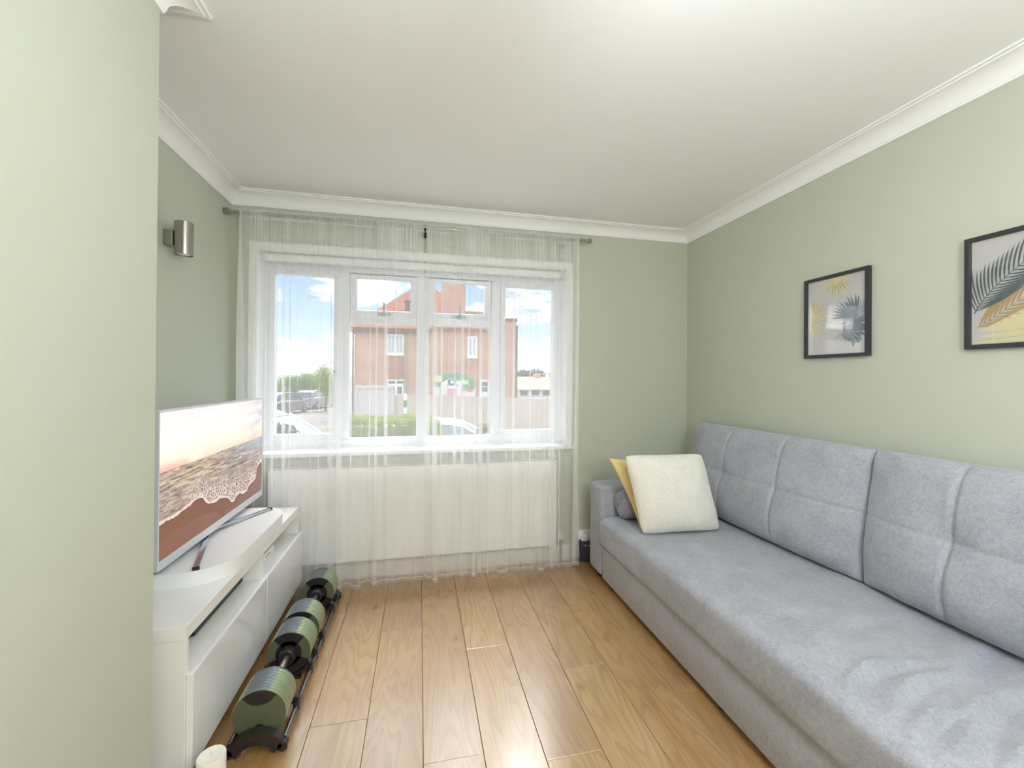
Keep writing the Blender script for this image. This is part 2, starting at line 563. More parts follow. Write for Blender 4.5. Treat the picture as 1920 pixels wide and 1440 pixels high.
# rolled-up blind inside the head of the reveal
blind = thing('roller_blind', 'white rolled-up roller blind under the window head', 'blind', (0.02, 2.845, 2.0))
B().cyl((-0.955, 0, 0.004), (0.955, 0, 0.004), 0.0195, seg=24).build('blind_roll', GLOSSW, blind, smooth=True)
for s in (-1, 1):
    B().box(s * 0.958 - 0.003, s * 0.958 + 0.003, -0.02, 0.02, -0.02, 0.026, bev=0.002).build('bracket', GLOSSW, blind)
B().box(-0.94, 0.94, -0.026, -0.018, -0.03, -0.012, bev=0.003).build('bottom_rail', GLOSSW, blind)

# ------------------------------------------------------------------ curtain rod and sheers
rod = thing('curtain_rod', 'thin brushed steel curtain rod spanning the window wall', 'curtain rod', (0, 2.69, 2.207))
B().cyl((XL + 0.012, 0, 0), (1.135, 0, 0), 0.0105, seg=16).build('rod', CHROME, rod, smooth=True)
B().cyl((XL + 0.0005, 0, 0), (XL + 0.028, 0, 0), 0.019, seg=6).build('wall_socket', CHROME, rod)
B().cyl((1.118, 0, 0), (1.142, 0, 0), 0.017, seg=6).build('finial', CHROME, rod)
DARKST = M('dark_steel', (62, 58, 54), rough=0.4, metal=0.9)
for bx in (0.024, 0.97):
    B().box(bx - 0.007, bx + 0.007, 0.012, 0.098, -0.03, -0.012, bev=0.002).box(bx - 0.007, bx + 0.007, -0.012, 0.02, -0.03, -0.0115, bev=0.002).cyl((bx, 0.088, -0.02), (bx, 0.0985, -0.02), 0.018, seg=16).build('bracket', DARKST, rod)

def voile_mat(name, op):
    m, g, out = new_mat(name)
    tr = g.n('ShaderNodeBsdfTransparent')
    df = g.n('ShaderNodeBsdfDiffuse'); df.inputs[0].default_value = (0.97, 0.972, 0.975, 1)
    tl = g.n('ShaderNodeBsdfTranslucent'); tl.inputs[0].default_value = (0.97, 0.972, 0.975, 1)
    co = g.coord('Object'); x, y, z = g.sep(co)
    mx = g.n('ShaderNodeMixShader'); mx.inputs[0].default_value = 0.5
    m.node_tree.links.new(df.outputs[0], mx.inputs[1]); m.node_tree.links.new(tl.outputs[0], mx.inputs[2])
    weave = g.noise(g.comb(g.m('MULTIPLY', x, 1.0), 0.0, g.m('MULTIPLY', z, 0.25)), 900.0, 1.0)
    fac = g.m('MULTIPLY_ADD', weave, 0.08, op - 0.04)
    m2 = g.n('ShaderNodeMixShader'); g.put(m2.inputs[0], fac)
    m.node_tree.links.new(tr.outputs[0], m2.inputs[1]); m.node_tree.links.new(mx.outputs[0], m2.inputs[2])
    m.node_tree.links.new(m2.outputs[0], out.inputs[0])
    return m
VOILE = voile_mat('white_voile', 0.32)
VHEM = voile_mat('white_voile_hem', 0.5)

def smooth_noise(seed):
    def fn(t):
        return mnoise.noise(Vector((t, seed * 13.7, 0.31)))
    return fn

def curtain_panel(name, label, x0, x1, seed):
    root = thing(name, label, 'curtain', (0, 2.67, 0), group='sheer curtain panels at the window')
    n1, n2, n3 = smooth_noise(seed), smooth_noise(seed + 1), smooth_noise(seed + 2)
    NC, NR = 900, 46
    W = x1 - x0
    ztop, zbot = 2.221, 0.012
    zs = []
    for j in range(NR + 1):
        t = j / NR
        zs.append(ztop + (zbot - ztop) * (t ** 1.25))
    # fold phases along the cloth
    coarse, fine = [], []
    pc = pf = 0.0
    for i in range(NC + 1):
        s = i / NC
        pc += (1.0 + 0.85 * n1(s * 8.0)) * 2 * math.pi * 11.5 / NC
        pf += (1.0 + 0.8 * n2(s * 17.0)) * 2 * math.pi * 36 / NC
        coarse.append(pc); fine.append(pf)
    def pos(i, z):
        s = i / NC
        h = (ztop - z) / (ztop - zbot)
        wf = 1.0 - 0.75 * sstep(h, 0.03, 0.16) - 0.25 * sstep(h, 0.2, 0.5)
        wc = sstep(h, 0.03, 0.30)
        a = clamp(0.85 + 1.5 * n3(s * 10 + h * 0.5), 0.2, 1.8)
        c = coarse[i] + 0.5 * n2(s * 5 + h * 1.1)
        ff = fine[i]
        gap = 0.006 * (1 - sstep(h, 0.08, 0.25))
        x = x0 + (gap if seed == 8 else 0.0) + (W - gap) * s
        x += wc * a * (0.0150 * math.sin(2 * c)) * (1.0 + 0.35 * h)
        x += wf * 0.0095 * clamp(0.6 + 1.3 * n1(s * 23), 0.1, 1.3) * math.sin(2 * ff + 0.6)
        x += (0.010 * n1(s * 4 + h * 2.0)) * sstep(h, 0.1, 0.6)
        flare = sstep(h, 0.86, 1.0)
        y = wc * (0.016 + 0.004 * flare) * a * math.sin(c) + wf * 0.0045 * math.sin(ff)
        head = 1.0 - sstep(h, 0.0, 0.05)
        y = y * (1 - 0.4 * head)
        y += -0.008 * sstep(h, 0.05, 0.3) + 0.004 * n1(s * 3 + h * 3)
        # the hem kicks into the room where the floor is free
        free = sstep(x, -0.62, -0.52)
        y -= flare * (0.018 + 0.075 * max(0.0, n3(s * 16 + 3))) * free
        x += flare * 0.014 * n1(s * 26 + 5) * free
        # keep clear of the rod
        if z > 2.18:
            y = min(y, 0.0) - 0.0 + 0.0
            y = min(y, 0.004)
        return (x, y, z)
    verts, faces = [], []
    for j, z in enumerate(zs):
        for i in range(NC + 1):
            p = pos(i, z)
            if j == NR:
                p = (p[0], p[1], zbot + 0.010 * (0.5 + n2(i / NC * 12)))
            elif z < 0.03:
                p = (p[0], p[1], max(p[2], zbot + 0.012))
            verts.append(p)
    for j in range(NR):
        for i in range(NC):
            a = j * (NC + 1) + i
            faces.append((a, a + 1, a + NC + 2, a + NC + 1))
    me = bpy.data.meshes.new('voile'); me.from_pydata(verts, [], faces); me.update()
    obj('voile', me, VOILE, root, smooth=True)
    # rod pocket behind the rod with the gathered stitch line under it
    verts, faces = [], []
    zz = [2.226, 2.2225, 2.217, 2.207, 2.197, 2.187, 2.179, 2.171]
    for j, z in enumerate(zz):
        for i in range(NC + 1):
            s = i / NC
            amp = 0.004
            y = (0.036 + amp * 0.6 * math.sin(fine[i] * 1.7)) if z < 2.22 else 0.018
            if z < 2.182:
                y = 0.003 + 0.006 * math.sin(fine[i] * 1.9)
            x = x0 + W * s + 0.0035 * math.sin(2 * fine[i] + j)
            verts.append((x, y, z + 0.004 * n3(s * 60 + j * 0.2)))
    for j in range(len(zz) - 1):
        for i in range(NC):
            a = j * (NC + 1) + i
            faces.append((a, a + 1, a + NC + 2, a + NC + 1))
    me = bpy.data.meshes.new('rod_pocket'); me.from_pydata(verts, [], faces); me.update()
    obj('rod_pocket', me, VHEM, root, smooth=True)
    # hem band and side hem
    verts, faces = [], []
    for k, z in enumerate((0.040, 0.034)):
        for i in range(NC + 1):
            p = pos(i, z)
            verts.append((p[0], p[1] - 0.0012, z + 0.006 * n2(i / NC * 12)))
    for i in range(NC):
        faces.append((i, i + 1, i + NC + 2, i + NC + 1))
    me = bpy.data.meshes.new('hem'); me.from_pydata(verts, [], faces); me.update()
    obj('hem', me, VHEM, root, smooth=True)
    verts, faces = [], []
    edge = 0 if seed % 2 == 1 else NC
    for z in zs[:-1]:
        a = pos(edge, z); b = pos(edge + (14 if edge == 0 else -14), z)
        verts += [(a[0], a[1] - 0.0012, z), (b[0], b[1] - 0.0012, z)]
    for j in range(len(zs) - 2):
        faces.append((2 * j, 2 * j + 1, 2 * j + 3, 2 * j + 2))
    me = bpy.data.meshes.new('side_hem'); me.from_pydata(verts, [], faces); me.update()
    obj('side_hem', me, VHEM, root, smooth=True)
    return root
curtain_panel('sheer_curtain', 'white sheer voile curtain panel hanging beside the television', -1.018, 0.026, 3)
curtain_panel('sheer_curtain', 'white sheer voile curtain panel hanging on the sofa side', 0.027, 1.045, 8)

# ------------------------------------------------------------------ radiator
RADM = M('radiator_enamel', (243, 244, 243), rough=0.4, spec=0.5, vary=0.01, vscale=5)
rad = thing('radiator', 'long white panel radiator under the window sill', 'radiator', (0, 0, 0))
RX0, RX1, RZ0, RZ1 = -0.86, 0.905, 0.133, 0.707
def rad_face():
    b = B()
    xs = []
    x = RX0 + 0.03
    verts = []
    while x < RX1 - 0.05:
        xs += [(x, 0.0), (x + 0.026, 0.0), (x + 0.0295, 0.0022), (x + 0.0333, 0.0022)]
        x += 0.0367
    zs = (RZ0 + 0.03, RZ0 + 0.04, RZ1 - 0.05, RZ1 - 0.04)
    bm = b.bm
    rows = []
    for j, z in enumerate(zs):
        k = 0.0 if j in (0, 3) else 1.0
        rows.append([bm.verts.new((px, 2.7005 + d * k, z)) for px, d in xs])
    for r0, r1 in zip(rows, rows[1:]):
        for i in range(len(xs) - 1):
            bm.faces.new((r0[i], r0[i + 1], r1[i + 1], r1[i]))
    return b
b = rad_face()
b.box(RX0, RX1, 2.7035, 2.715, RZ0, RZ1 - 0.004, bev=0.003)
b.box(RX0 + 0.004, RX1 - 0.004, 2.699, 2.7035, RZ1 - 0.042, RZ1 - 0.01, bev=0.002)
b.box(RX0 + 0.004, RX1 - 0.004, 2.699, 2.7035, RZ0 + 0.006, RZ0 + 0.032, bev=0.002)
b.build('front_panel', RADM, rad)
B().box(RX0 + 0.01, RX1 - 0.01, 2.716, 2.765, RZ0 + 0.03, RZ1 - 0.03).build('convector', RADM, rad)
g_ = B()
x = RX0 + 0.012
while x < RX1 - 0.012:
    g_.box(x, x + 0.005, 2.704, 2.768, RZ1 - 0.004, RZ1)
    x += 0.014
g_.box(RX0, RX1, 2.698, 2.705, RZ1 - 0.006, RZ1 + 0.001)
g_.box(RX0, RX1, 2.766, 2.772, RZ1 - 0.006, RZ1 + 0.001)
g_.build('top_grille', RADM, rad)
for xx in (RX0, RX1):
    B().box(xx - 0.004, xx + 0.004, 2.702, 2.768, RZ0 + 0.02, RZ1, bev=0.002).build('side_panel', RADM, rad)
v = B().cyl((0.949, 2.735, 0.0), (0.949, 2.735, 0.165), 0.0075, seg=12).cyl((0.909, 2.735, 0.155), (0.949, 2.735, 0.155), 0.011, seg=12).build('valve', CHROME, rad, smooth=True)
B().cyl((0.949, 2.735, 0.168), (0.949, 2.735, 0.205), 0.018, 0.016, seg=20, bev=0.003).build('valve_cap', GLOSSW, v, smooth=True)
B().cyl((-0.9, 2.735, 0.0), (-0.9, 2.735, 0.165), 0.0075, seg=12).cyl((-0.864, 2.735, 0.155), (-0.9, 2.735, 0.155), 0.011, seg=12).build('valve', CHROME, rad, smooth=True)
COPPER = M('painted_pipe', (226, 220, 210), rough=0.4)
B().tube([(0.949, 2.748, 0.075), (0.96, 2.757, 0.075), (1.0, 2.757, 0.075)], 0.008).build('pipe', COPPER, rad, smooth=True)

# ------------------------------------------------------------------ wall socket and black box in the corner
so = thing('wall_socket', 'white double wall socket behind the sofa arm', 'socket', (1.16, YW, 0.155))
B().box(-0.073, 0.073, -0.03, -0.0005, -0.043, 0.043, bev=0.004).build('back_box', GLOSSW, so)
for sx in (-0.036, 0.036):
    B().box(sx - 0.02, sx + 0.02, -0.06, -0.03, -0.028, 0.016, bev=0.005).build('plug', GLOSSW, so)
    B().box(sx - 0.008, sx + 0.008, -0.034, -0.03, 0.022, 0.036, bev=0.001).build('switch', GLOSSW, so)
NAVY = M('navy_black_plastic', (38, 38, 48), rough=0.5, vary=0.05, vscale=30)
LEDM = M('led_white', (200, 205, 210), rough=0.4)
bb = thing('black_box', 'dark navy box with small white marks on the floor by the sofa arm', 'box', (1.135, 2.725, 0), R(-28))
B().box(-0.07, 0.07, -0.018, 0.018, 0.0, 0.138, bev=0.004).build('casing', NAVY, bb)
for i, x in enumerate((-0.030, -0.012, 0.000, 0.018)):
    B().box(x, x + (0.009 if i % 2 else 0.006), -0.0195, -0.018, 0.112, 0.115 + 0.002 * (i % 2)).build('mark', LEDM, bb)

# ------------------------------------------------------------------ television bench
BENCH = M('white_laminate', (238, 238, 236), rough=0.22, spec=0.5, vary=0.006, vscale=9)
BENCHG = M('white_gloss_front', (242, 243, 246), rough=0.08, spec=0.5, coat=0.5)
tb = thing('tv_bench', 'low white television bench with two gloss drawers and open shelf', 'tv bench', (0, 0, 0))
BX0, BX1, BY0, BY1, BZ0, BZ1 = -1.075, -0.675, 1.43, 2.628, 0.085, 0.513
B().box(BX0, BX1, BY0, BY1, BZ1 - 0.042, BZ1, bev=0.0015).build('top', BENCH, tb)
for y0, y1 in ((BY0, BY0 + 0.018), (BY1 - 0.018, BY1)):
    B().box(BX0, BX1, y0, y1, BZ0, BZ1 - 0.0425, bev=0.001).build('side_panel', BENCH, tb)
B().box(BX0 + 0.012, BX1 - 0.001, BY0 + 0.0185, BY1 - 0.0185, 0.352, 0.366, bev=0.001).build('shelf', BENCH, tb)
B().box(BX0 + 0.012, BX1 - 0.001, 2.045, 2.075, 0.3665, BZ1 - 0.0425, bev=0.001).build('divider', BENCH, tb)
B().box(BX0, BX0 + 0.011, BY0 + 0.0185, BY1 - 0.0185, BZ0, BZ1 - 0.0425).build('back_panel', BENCH, tb)
B().box(BX0 + 0.012, BX1 - 0.001, BY0 + 0.0185, BY1 - 0.0185, BZ0, BZ0 + 0.018).build('bottom_panel', BENCH, tb)
for y0, y1 in ((BY0 + 0.004, 2.058), (2.062, BY1 - 0.002)):
    B().box(BX1 + 0.001, BX1 + 0.019, y0, y1, 0.082, 0.368, bev=0.0012).build('drawer_front', BENCHG, tb)
for lx in (BX0 + 0.03, BX1 - 0.03):
    for ly in (BY0 + 0.03, BY1 - 0.03):
        B().box(lx - 0.018, lx + 0.018, ly - 0.018, ly + 0.018, 0.0, BZ0 - 0.0005, bev=0.002).build('leg', CHROME, tb)

BLACKP = M('black_plastic', (36, 38, 44), rough=0.45, vary=0.06, vscale=40)
dev = thing('media_player', 'flat black media player on the open bench shelf', 'media player', (-0.79, 1.835, 0.3662))
B().box(-0.075, 0.045, -0.2, 0.2, 0.004, 0.034, bev=0.003).build('casing', BLACKP, dev)
for i in range(5):
    B().cyl((0.012, 0.09 + i * 0.018, 0.034), (0.012, 0.09 + i * 0.018, 0.036), 0.004, seg=12).build('button', GREYP, dev)
for sx in (-0.06, 0.03):
    for sy in (-0.18, 0.18):
        B().cyl((sx, sy, 0), (sx, sy, 0.005), 0.008, seg=10).build('foot', BLACKP, dev)
rt = thing('white_router', 'slim white box in the far open compartment of the bench', 'router', (-0.80, 2.29, 0.3662))
B().box(-0.07, 0.07, -0.10, 0.10, 0.0, 0.026, bev=0.005).build('casing', GLOSSW, rt)
B().box(0.069, 0.0715, -0.03, 0.03, 0.009, 0.014).build('light_strip', GREYP, rt)

# ------------------------------------------------------------------ rounded white riser (two halves) under the television
RIS = M('riser_white', (238, 239, 241), rough=0.3, spec=0.4, vary=0.005, vscale=6)
ris = thing('tv_riser', 'thick white riser with rounded front corners under the television', 'tv riser', (0, 0, BZ1 + 0.0005))
def riser_half(ylo, yhi, near):
    pts = []
    xf, xb = -0.672, -0.985
    if near:
        pts.append((xb, yhi)); pts.append((xf, yhi))
        cx, cy, rx, ry = xf - 0.155, ylo + 0.155 , 0.155, 0.155
        for i in range(17):
            a = math.pi / 2 * i / 16
            pts.append((cx + rx * math.cos(a) , cy - ry * math.sin(a)))
        pts.append((xb, ylo + 0.004))
    else:
        pts.append((xb, ylo)); pts.append((xf, ylo))
        cx, cy = xf - 0.12, yhi - 0.16
        for i in range(17):
            a = math.pi / 2 * i / 16
            pts.append((cx + 0.12 * math.cos(a), cy + 0.16 * math.sin(a)))
        pts.append((xb, yhi))
    return pts
B().prism(riser_half(1.69, 2.030, True), 'z', 0.0, 0.054).build('riser_half', RIS, ris, smooth=True, angle=30)
B().prism(riser_half(2.0335, 2.45, False), 'z', 0.0, 0.054).build('riser_half', RIS, ris, smooth=True, angle=30)
B().box(-0.70, -0.676, 2.0302, 2.0333, 0.0, 0.053).build('joint_strip', BLACKP, ris)

# ------------------------------------------------------------------ television
SILV = M('tv_silver', (186, 190, 196), rough=0.35, metal=0.55)
SILVL = M('tv_bezel', (218, 220, 226), rough=0.3, metal=0.2)
def screen_mat():
    m, g, out = new_mat('screen_beach_sunset')
    uv = g.n('ShaderNodeUVMap').outputs[0]
    u, v, _ = g.sep(uv)               # v: 0 bottom, 1 top
    d = g.m('SUBTRACT', 1.0, v)       # distance down from the top
    # sky
    nz = g.noise(g.comb(g.m('MULTIPLY', u, 1.6), g.m('MULTIPLY', d, 3.2), 0.0), 3.0, 5.0, 0.6)
    sky = g.ramp(d, [(0.0, rgb(240, 230, 230)), (0.20, rgb(252, 242, 234)), (0.33, rgb(255, 236, 214)), (0.42, rgb(248, 212, 188))])
    sky = g.mix(g.m('MULTIPLY', g.step(nz, 0.5, 0.72), 0.35), sky, rgb(236, 206, 200))
    sky = g.mix(g.m('MULTIPLY', g.m('MULTIPLY', g.step(u, 0.62, 1.0), g.step(nz, 0.60, 0.36)), 0.6), sky, rgb(172, 180, 205))
    sky = g.mix(g.m('MULTIPLY', g.m('MULTIPLY', g.step(u, 0.45, 0.0), g.step(d, 0.33, 0.42)), 0.75), sky, rgb(238, 164, 136))
    du = g.m('SUBTRACT', u, 0.26); dd = g.m('SUBTRACT', d, 0.355)
    r2 = g.m('ADD', g.m('MULTIPLY', g.m('MULTIPLY', du, du), 3.0), g.m('MULTIPLY', dd, dd))
    sunf = g.step(g.m('SQRT', r2), 0.16, 0.02)
    sky = g.mix(g.m('MULTIPLY', sunf, 0.9), sky, rgb(255, 244, 216))
    # sea
    sea_v = g.comb(g.m('MULTIPLY', u, 3.0), g.m('MULTIPLY', d, 17.0), 0.0)
    sn = g.noise(sea_v, 3.0, 7.0, 0.7, 0.6)
    sea = g.ramp(sn, [(0.34, rgb(96, 84, 84)), (0.5, rgb(164, 148, 140)), (0.66, rgb(226, 208, 186))])
    sea = g.mix(g.m('MULTIPLY', g.m('MULTIPLY', g.step(u, 0.45, 1.0), g.step(d, 0.60, 0.44)), 0.75), sea, rgb(178, 190, 204))
    glint = g.m('MULTIPLY', g.step(g.m('ABSOLUTE', du), 0.34, 0.0), g.step(sn, 0.42, 0.6))
    sea = g.mix(g.m('MULTIPLY', glint, 0.5), sea, rgb(240, 208, 150))
    # foam
    fo = g.n('ShaderNodeTexVoronoi'); fo.feature = 'DISTANCE_TO_EDGE'
    fw = g.noise(uv, 7.0, 3.0)
    fv = g.n('ShaderNodeVectorMath', operation='ADD')
    g.put(fv.inputs[0], g.comb(g.m('MULTIPLY', u, 1.6), d, 0.0)); g.put(fv.inputs[1], g.comb(g.m('MULTIPLY', fw, 0.12), g.m('MULTIPLY', fw, 0.1), 0.0))
    g.put(fo.inputs['Vector'], fv.outputs[0]); fo.inputs['Scale'].default_value = 36.0
    foam = g.mix(g.step(fo.outputs['Distance'], 0.16, 0.03), rgb(146, 124, 116), rgb(228, 212, 204))
    # shoreline height as a function of u
    crv = g.n('ShaderNodeFloatCurve')
    cm = crv.mapping.curves[0]
    ptsc = [(0.0, 0.755), (0.15, 0.75), (0.30, 0.722), (0.335, 0.765), (0.39, 0.815), (0.49, 0.825), (0.56, 0.86), (0.615, 0.925), (0.67, 0.885), (0.78, 0.91), (0.82, 0.865), (0.91, 0.83), (0.935, 0.72), (1.0, 0.69)]
    cm.points[0].location = ptsc[0]; cm.points[1].location = ptsc[-1]
    for q in ptsc[1:-1]:
        cm.points.new(*q)
    for q in cm.points:
        q.handle_type = 'AUTO'
    crv.mapping.update()
    crv.inputs['Factor'].default_value = 1.0
    g.put(crv.inputs['Value'], u)
    jit = g.noise(uv, 26.0, 4.0, 0.6)
    shore = g.m('ADD', crv.outputs[0], g.m('MULTIPLY_ADD', jit, 0.045, -0.0225))
    wave = g.noise(g.comb(g.m('MULTIPLY', u, 2.0), g.m('MULTIPLY', d, 4.0), 2.0), 3.0, 3.0)
    fband = g.step(d, g.m('SUBTRACT', shore, g.m('MULTIPLY_ADD', wave, 0.40, 0.10)), g.m('SUBTRACT', shore, 0.05))
    fband = g.m('MULTIPLY', fband, g.step(u, 0.10, 0.36))
    sea = g.mix(fband, sea, foam)
    edge = g.step(g.m('ABSOLUTE', g.m('SUBTRACT', d, g.m('SUBTRACT', shore, 0.008))), 0.016, 0.004)
    sand_n = g.noise(uv, 60.0, 4.0)
    sand = g.ramp(u, [(0.0, rgb(138, 90, 68)), (0.5, rgb(134, 98, 84)), (1.0, rgb(146, 122, 112))])
    sand = g.mix(g.m('MULTIPLY', sand_n, 0.4), sand, rgb(116, 80, 64))
    sand = g.mix(g.m('MULTIPLY', g.step(g.m('SUBTRACT', d, shore), 0.03, 0.0), 0.45), sand, rgb(92, 62, 54))
    c = g.mix(g.step(d, 0.405, 0.412), sky, sea)
    c = g.mix(g.step(d, g.m('SUBTRACT', shore, 0.003), g.m('ADD', shore, 0.003)), c, sand)
    c = g.mix(g.m('MULTIPLY', edge, 0.75), c, rgb(238, 224, 214))
    em = g.n('ShaderNodeEmission'); g.put(em.inputs[0], c); em.inputs[1].default_value = 0.92
    gl = g.n('ShaderNodeBsdfGlossy'); gl.inputs['Roughness'].default_value = 0.08
    gl.inputs[0].default_value = (1, 1, 1, 1)
    mx = g.n('ShaderNodeMixShader'); mx.inputs[0].default_value = 0.06
    m.node_tree.links.new(em.outputs[0], mx.inputs[1]); m.node_tree.links.new(gl.outputs[0], mx.inputs[2])
    m.node_tree.links.new(mx.outputs[0], out.inputs[0])
    return m
SCREEN = screen_mat()
tv = thing('television', 'silver-framed flat television showing a beach at sunset', 'television', (0, 0, 0))
TY0, TY1, TZ0, TZ1, TX = 1.645, 2.612, 0.594, 1.143, -0.862
bz = B()
bz.box(TX - 0.03, TX, TY0, TY0 + 0.007, TZ0, TZ1, bev=0.0012)
bz.box(TX - 0.03, TX, TY1 - 0.007, TY1, TZ0, TZ1, bev=0.0012)
bz.box(TX - 0.03, TX, TY0 + 0.007, TY1 - 0.007, TZ1 - 0.009, TZ1, bev=0.0012)
bz.box(TX - 0.03, TX + 0.0015, TY0 + 0.007, TY1 - 0.007, TZ0, TZ0 + 0.030, bev=0.0015)
bz.build('bezel', SILVL, tv)
sm = bpy.data.meshes.new('screen')
sy0, sy1, sz0, sz1, sx = TY0 + 0.007, TY1 - 0.007, TZ0 + 0.030, TZ1 - 0.009, TX - 0.004
sm.from_pydata([(sx, sy0, sz0), (sx, sy1, sz0), (sx, sy1, sz1), (sx, sy0, sz1), (sx - 0.006, sy0, sz0), (sx - 0.006, sy1, sz0), (sx - 0.006, sy1, sz1), (sx - 0.006, sy0, sz1)], [],
               [(0, 1, 2, 3), (7, 6, 5, 4), (0, 4, 5, 1), (1, 5, 6, 2), (2, 6, 7, 3), (3, 7, 4, 0)])
uvl = sm.uv_layers.new(name='UVMap')
for p in sm.polygons:
    for li in p.loop_indices:
        vi = sm.loops[li].vertex_index % 4
        uvl.data[li].uv = ((0, 0), (1, 0), (1, 1), (0, 1))[vi]
obj('screen', sm, SCREEN, tv)
B().box(TX - 0.072, TX - 0.0305, TY0 + 0.02, TY1 - 0.02, TZ0 + 0.01, TZ1 - 0.06, bev=0.012).build('back_cover', M('tv_back_grey', (96, 100, 106), rough=0.5), tv)
B().box(TX - 0.045, TX - 0.015, 2.03, 2.11, BZ1 + 0.066, TZ0 + 0.004, bev=0.004).build('stand_neck', DARKST, tv)
zf = BZ1 + 0.0552
foot_pts = [(-0.775, 1.705, zf + 0.003), (-0.80, 1.785, zf + 0.006), (-0.845, 1.93, zf + 0.012), (-0.872, 2.0, zf + 0.014), (-0.882, 2.06, zf + 0.015), (-0.872, 2.125, zf + 0.014), (-0.845, 2.2, zf + 0.012), (-0.80, 2.3, zf + 0.006), (-0.755, 2.40, zf + 0.003)]
def smooth_path(P, n=6):
    out = []
    P = [Vector(p) for p in P]
    for i in range(len(P) - 1):
        p0, p1, p2, p3 = P[max(i - 1, 0)], P[i], P[i + 1], P[min(i + 2, len(P) - 1)]
        for k in range(n):
            t = k / n
            out.append(0.5 * ((2 * p1) + (-p0 + p2) * t + (2 * p0 - 5 * p1 + 4 * p2 - p3) * t * t + (-p0 + 3 * p1 - 3 * p2 + p3) * t ** 3))
    out.append(P[-1])
    return out
def flat_bar(pts, w, h):
    rings = []
    for i, p in enumerate(pts):
        t = (pts[min(i + 1, len(pts) - 1)] - pts[max(i - 1, 0)]); t.z = 0; t.normalize()
        s = Vector((t.y, -t.x, 0))
        rings.append([p - s * w / 2, p + s * w / 2, p + s * w / 2 + Vector((0, 0, h)), p - s * w / 2 + Vector((0, 0, h))])
    return B().loft(rings)
fp = smooth_path(foot_pts)
ft = flat_bar(fp, 0.017, 0.007).build('stand_foot', M('tv_foot_grey', (196, 200, 210), rough=0.16, metal=0.9), tv, smooth=True, angle=30)
for p in (fp[0], fp[-1]):
    B().box(p.x - 0.011, p.x + 0.011, p.y - 0.005, p.y + 0.005, zf - 0.0003, zf + 0.012, bev=0.002).build('rubber_end', M('dark_brown_rubber', (60, 42, 42), rough=0.6), ft)

# ------------------------------------------------------------------ wall light
wl = thing('wall_light', 'brushed steel cylinder up-down wall light in the alcove', 'wall light', (-1.036, 2.145, 1.873))
B().box(XL + 0.0005 + 1.036, -0.03, -0.03, 0.03, -0.035, 0.032, bev=0.002).build('mount', CHROME, wl)
cy = B().lathe([(0.0, -0.06), (0.033, -0.06), (0.033, -0.073), (0.0352, -0.073), (0.0352, 0.073), (0.033, 0.073), (0.033, 0.06), (0.0, 0.06)], seg=40).build('cylinder', CHROME, wl, smooth=True, angle=40)
B().lathe([(0.0, -0.0605), (0.030, -0.0605), (0.0315, -0.067), (0.022, -0.070), (0.0, -0.071)], seg=32).build('lens', M('frosted_lens', (236, 238, 240), rough=0.2), wl, smooth=True)

# ------------------------------------------------------------------ pictures
FRAMEM = M('black_frame', (50, 50, 57), rough=0.45, vary=0.06, vscale=60)
PAPER = M('grey_paper', (208, 206, 204), rough=0.9)
GOLD = M('gold_print', (232, 220, 172), rough=0.7, vary=0.05, vscale=60)
BROWN = M('ochre_print', (182, 152, 106), rough=0.7, vary=0.05, vscale=60)
SLATE = M('slate_print', (104, 118, 126), rough=0.8, vary=0.06, vscale=60)
TEAL = M('dark_teal_print', (82, 98, 104), rough=0.8, vary=0.06, vscale=60)
PALE = M('pale_grey_print', (160, 168, 174), rough=0.8, vary=0.05, vscale=60)
PGLASS = glass_mat('picture_glass', 0.085, 0.01)

def clip_poly(pts, lo, hi):
    """clip polygon to the paper rectangle (Sutherland-Hodgman)"""
    def clip(ps, ax, val, keep_less):
        out = []
        for i in range(len(ps)):
            a, b = ps[i], ps[(i + 1) % len(ps)]
            ia = a[ax] <= val if keep_less else a[ax] >= val
            ib = b[ax] <= val if keep_less else b[ax] >= val
            if ia:
                out.append(a)
            if ia != ib:
                t = (val - a[ax]) / (b[ax] - a[ax])
                out.append((a[0] + (b[0] - a[0]) * t, a[1] + (b[1] - a[1]) * t))
        return out
    for ax in (0, 1):
        pts = clip(pts, ax, hi[ax], True)
        if len(pts) < 3: return []
        pts = clip(pts, ax, lo[ax], False)
        if len(pts) < 3: return []
    return pts

def leaf_poly(base, ang, length, width, bend=0.0):
    """pointed leaflet outline in paper metres"""
    pts_l, pts_r = [], []
    n = 5
    for i in range(n + 1):
        t = i / n
        a = ang + bend * t
        c = (base[0] + length * t * math.cos(ang + bend * t * 0.5), base[1] + length * t * math.sin(ang + bend * t * 0.5))
        w = width * (math.sin(math.pi * (0.08 + 0.92 * t)) ** 0.7 if t < 1 else 0.0)
        pts_l.append((c[0] - w / 2 * math.sin(a), c[1] + w / 2 * math.cos(a)))
        pts_r.append((c[0] + w / 2 * math.sin(a), c[1] - w / 2 * math.cos(a)))
    return pts_l + list(reversed(pts_r[:-1]))

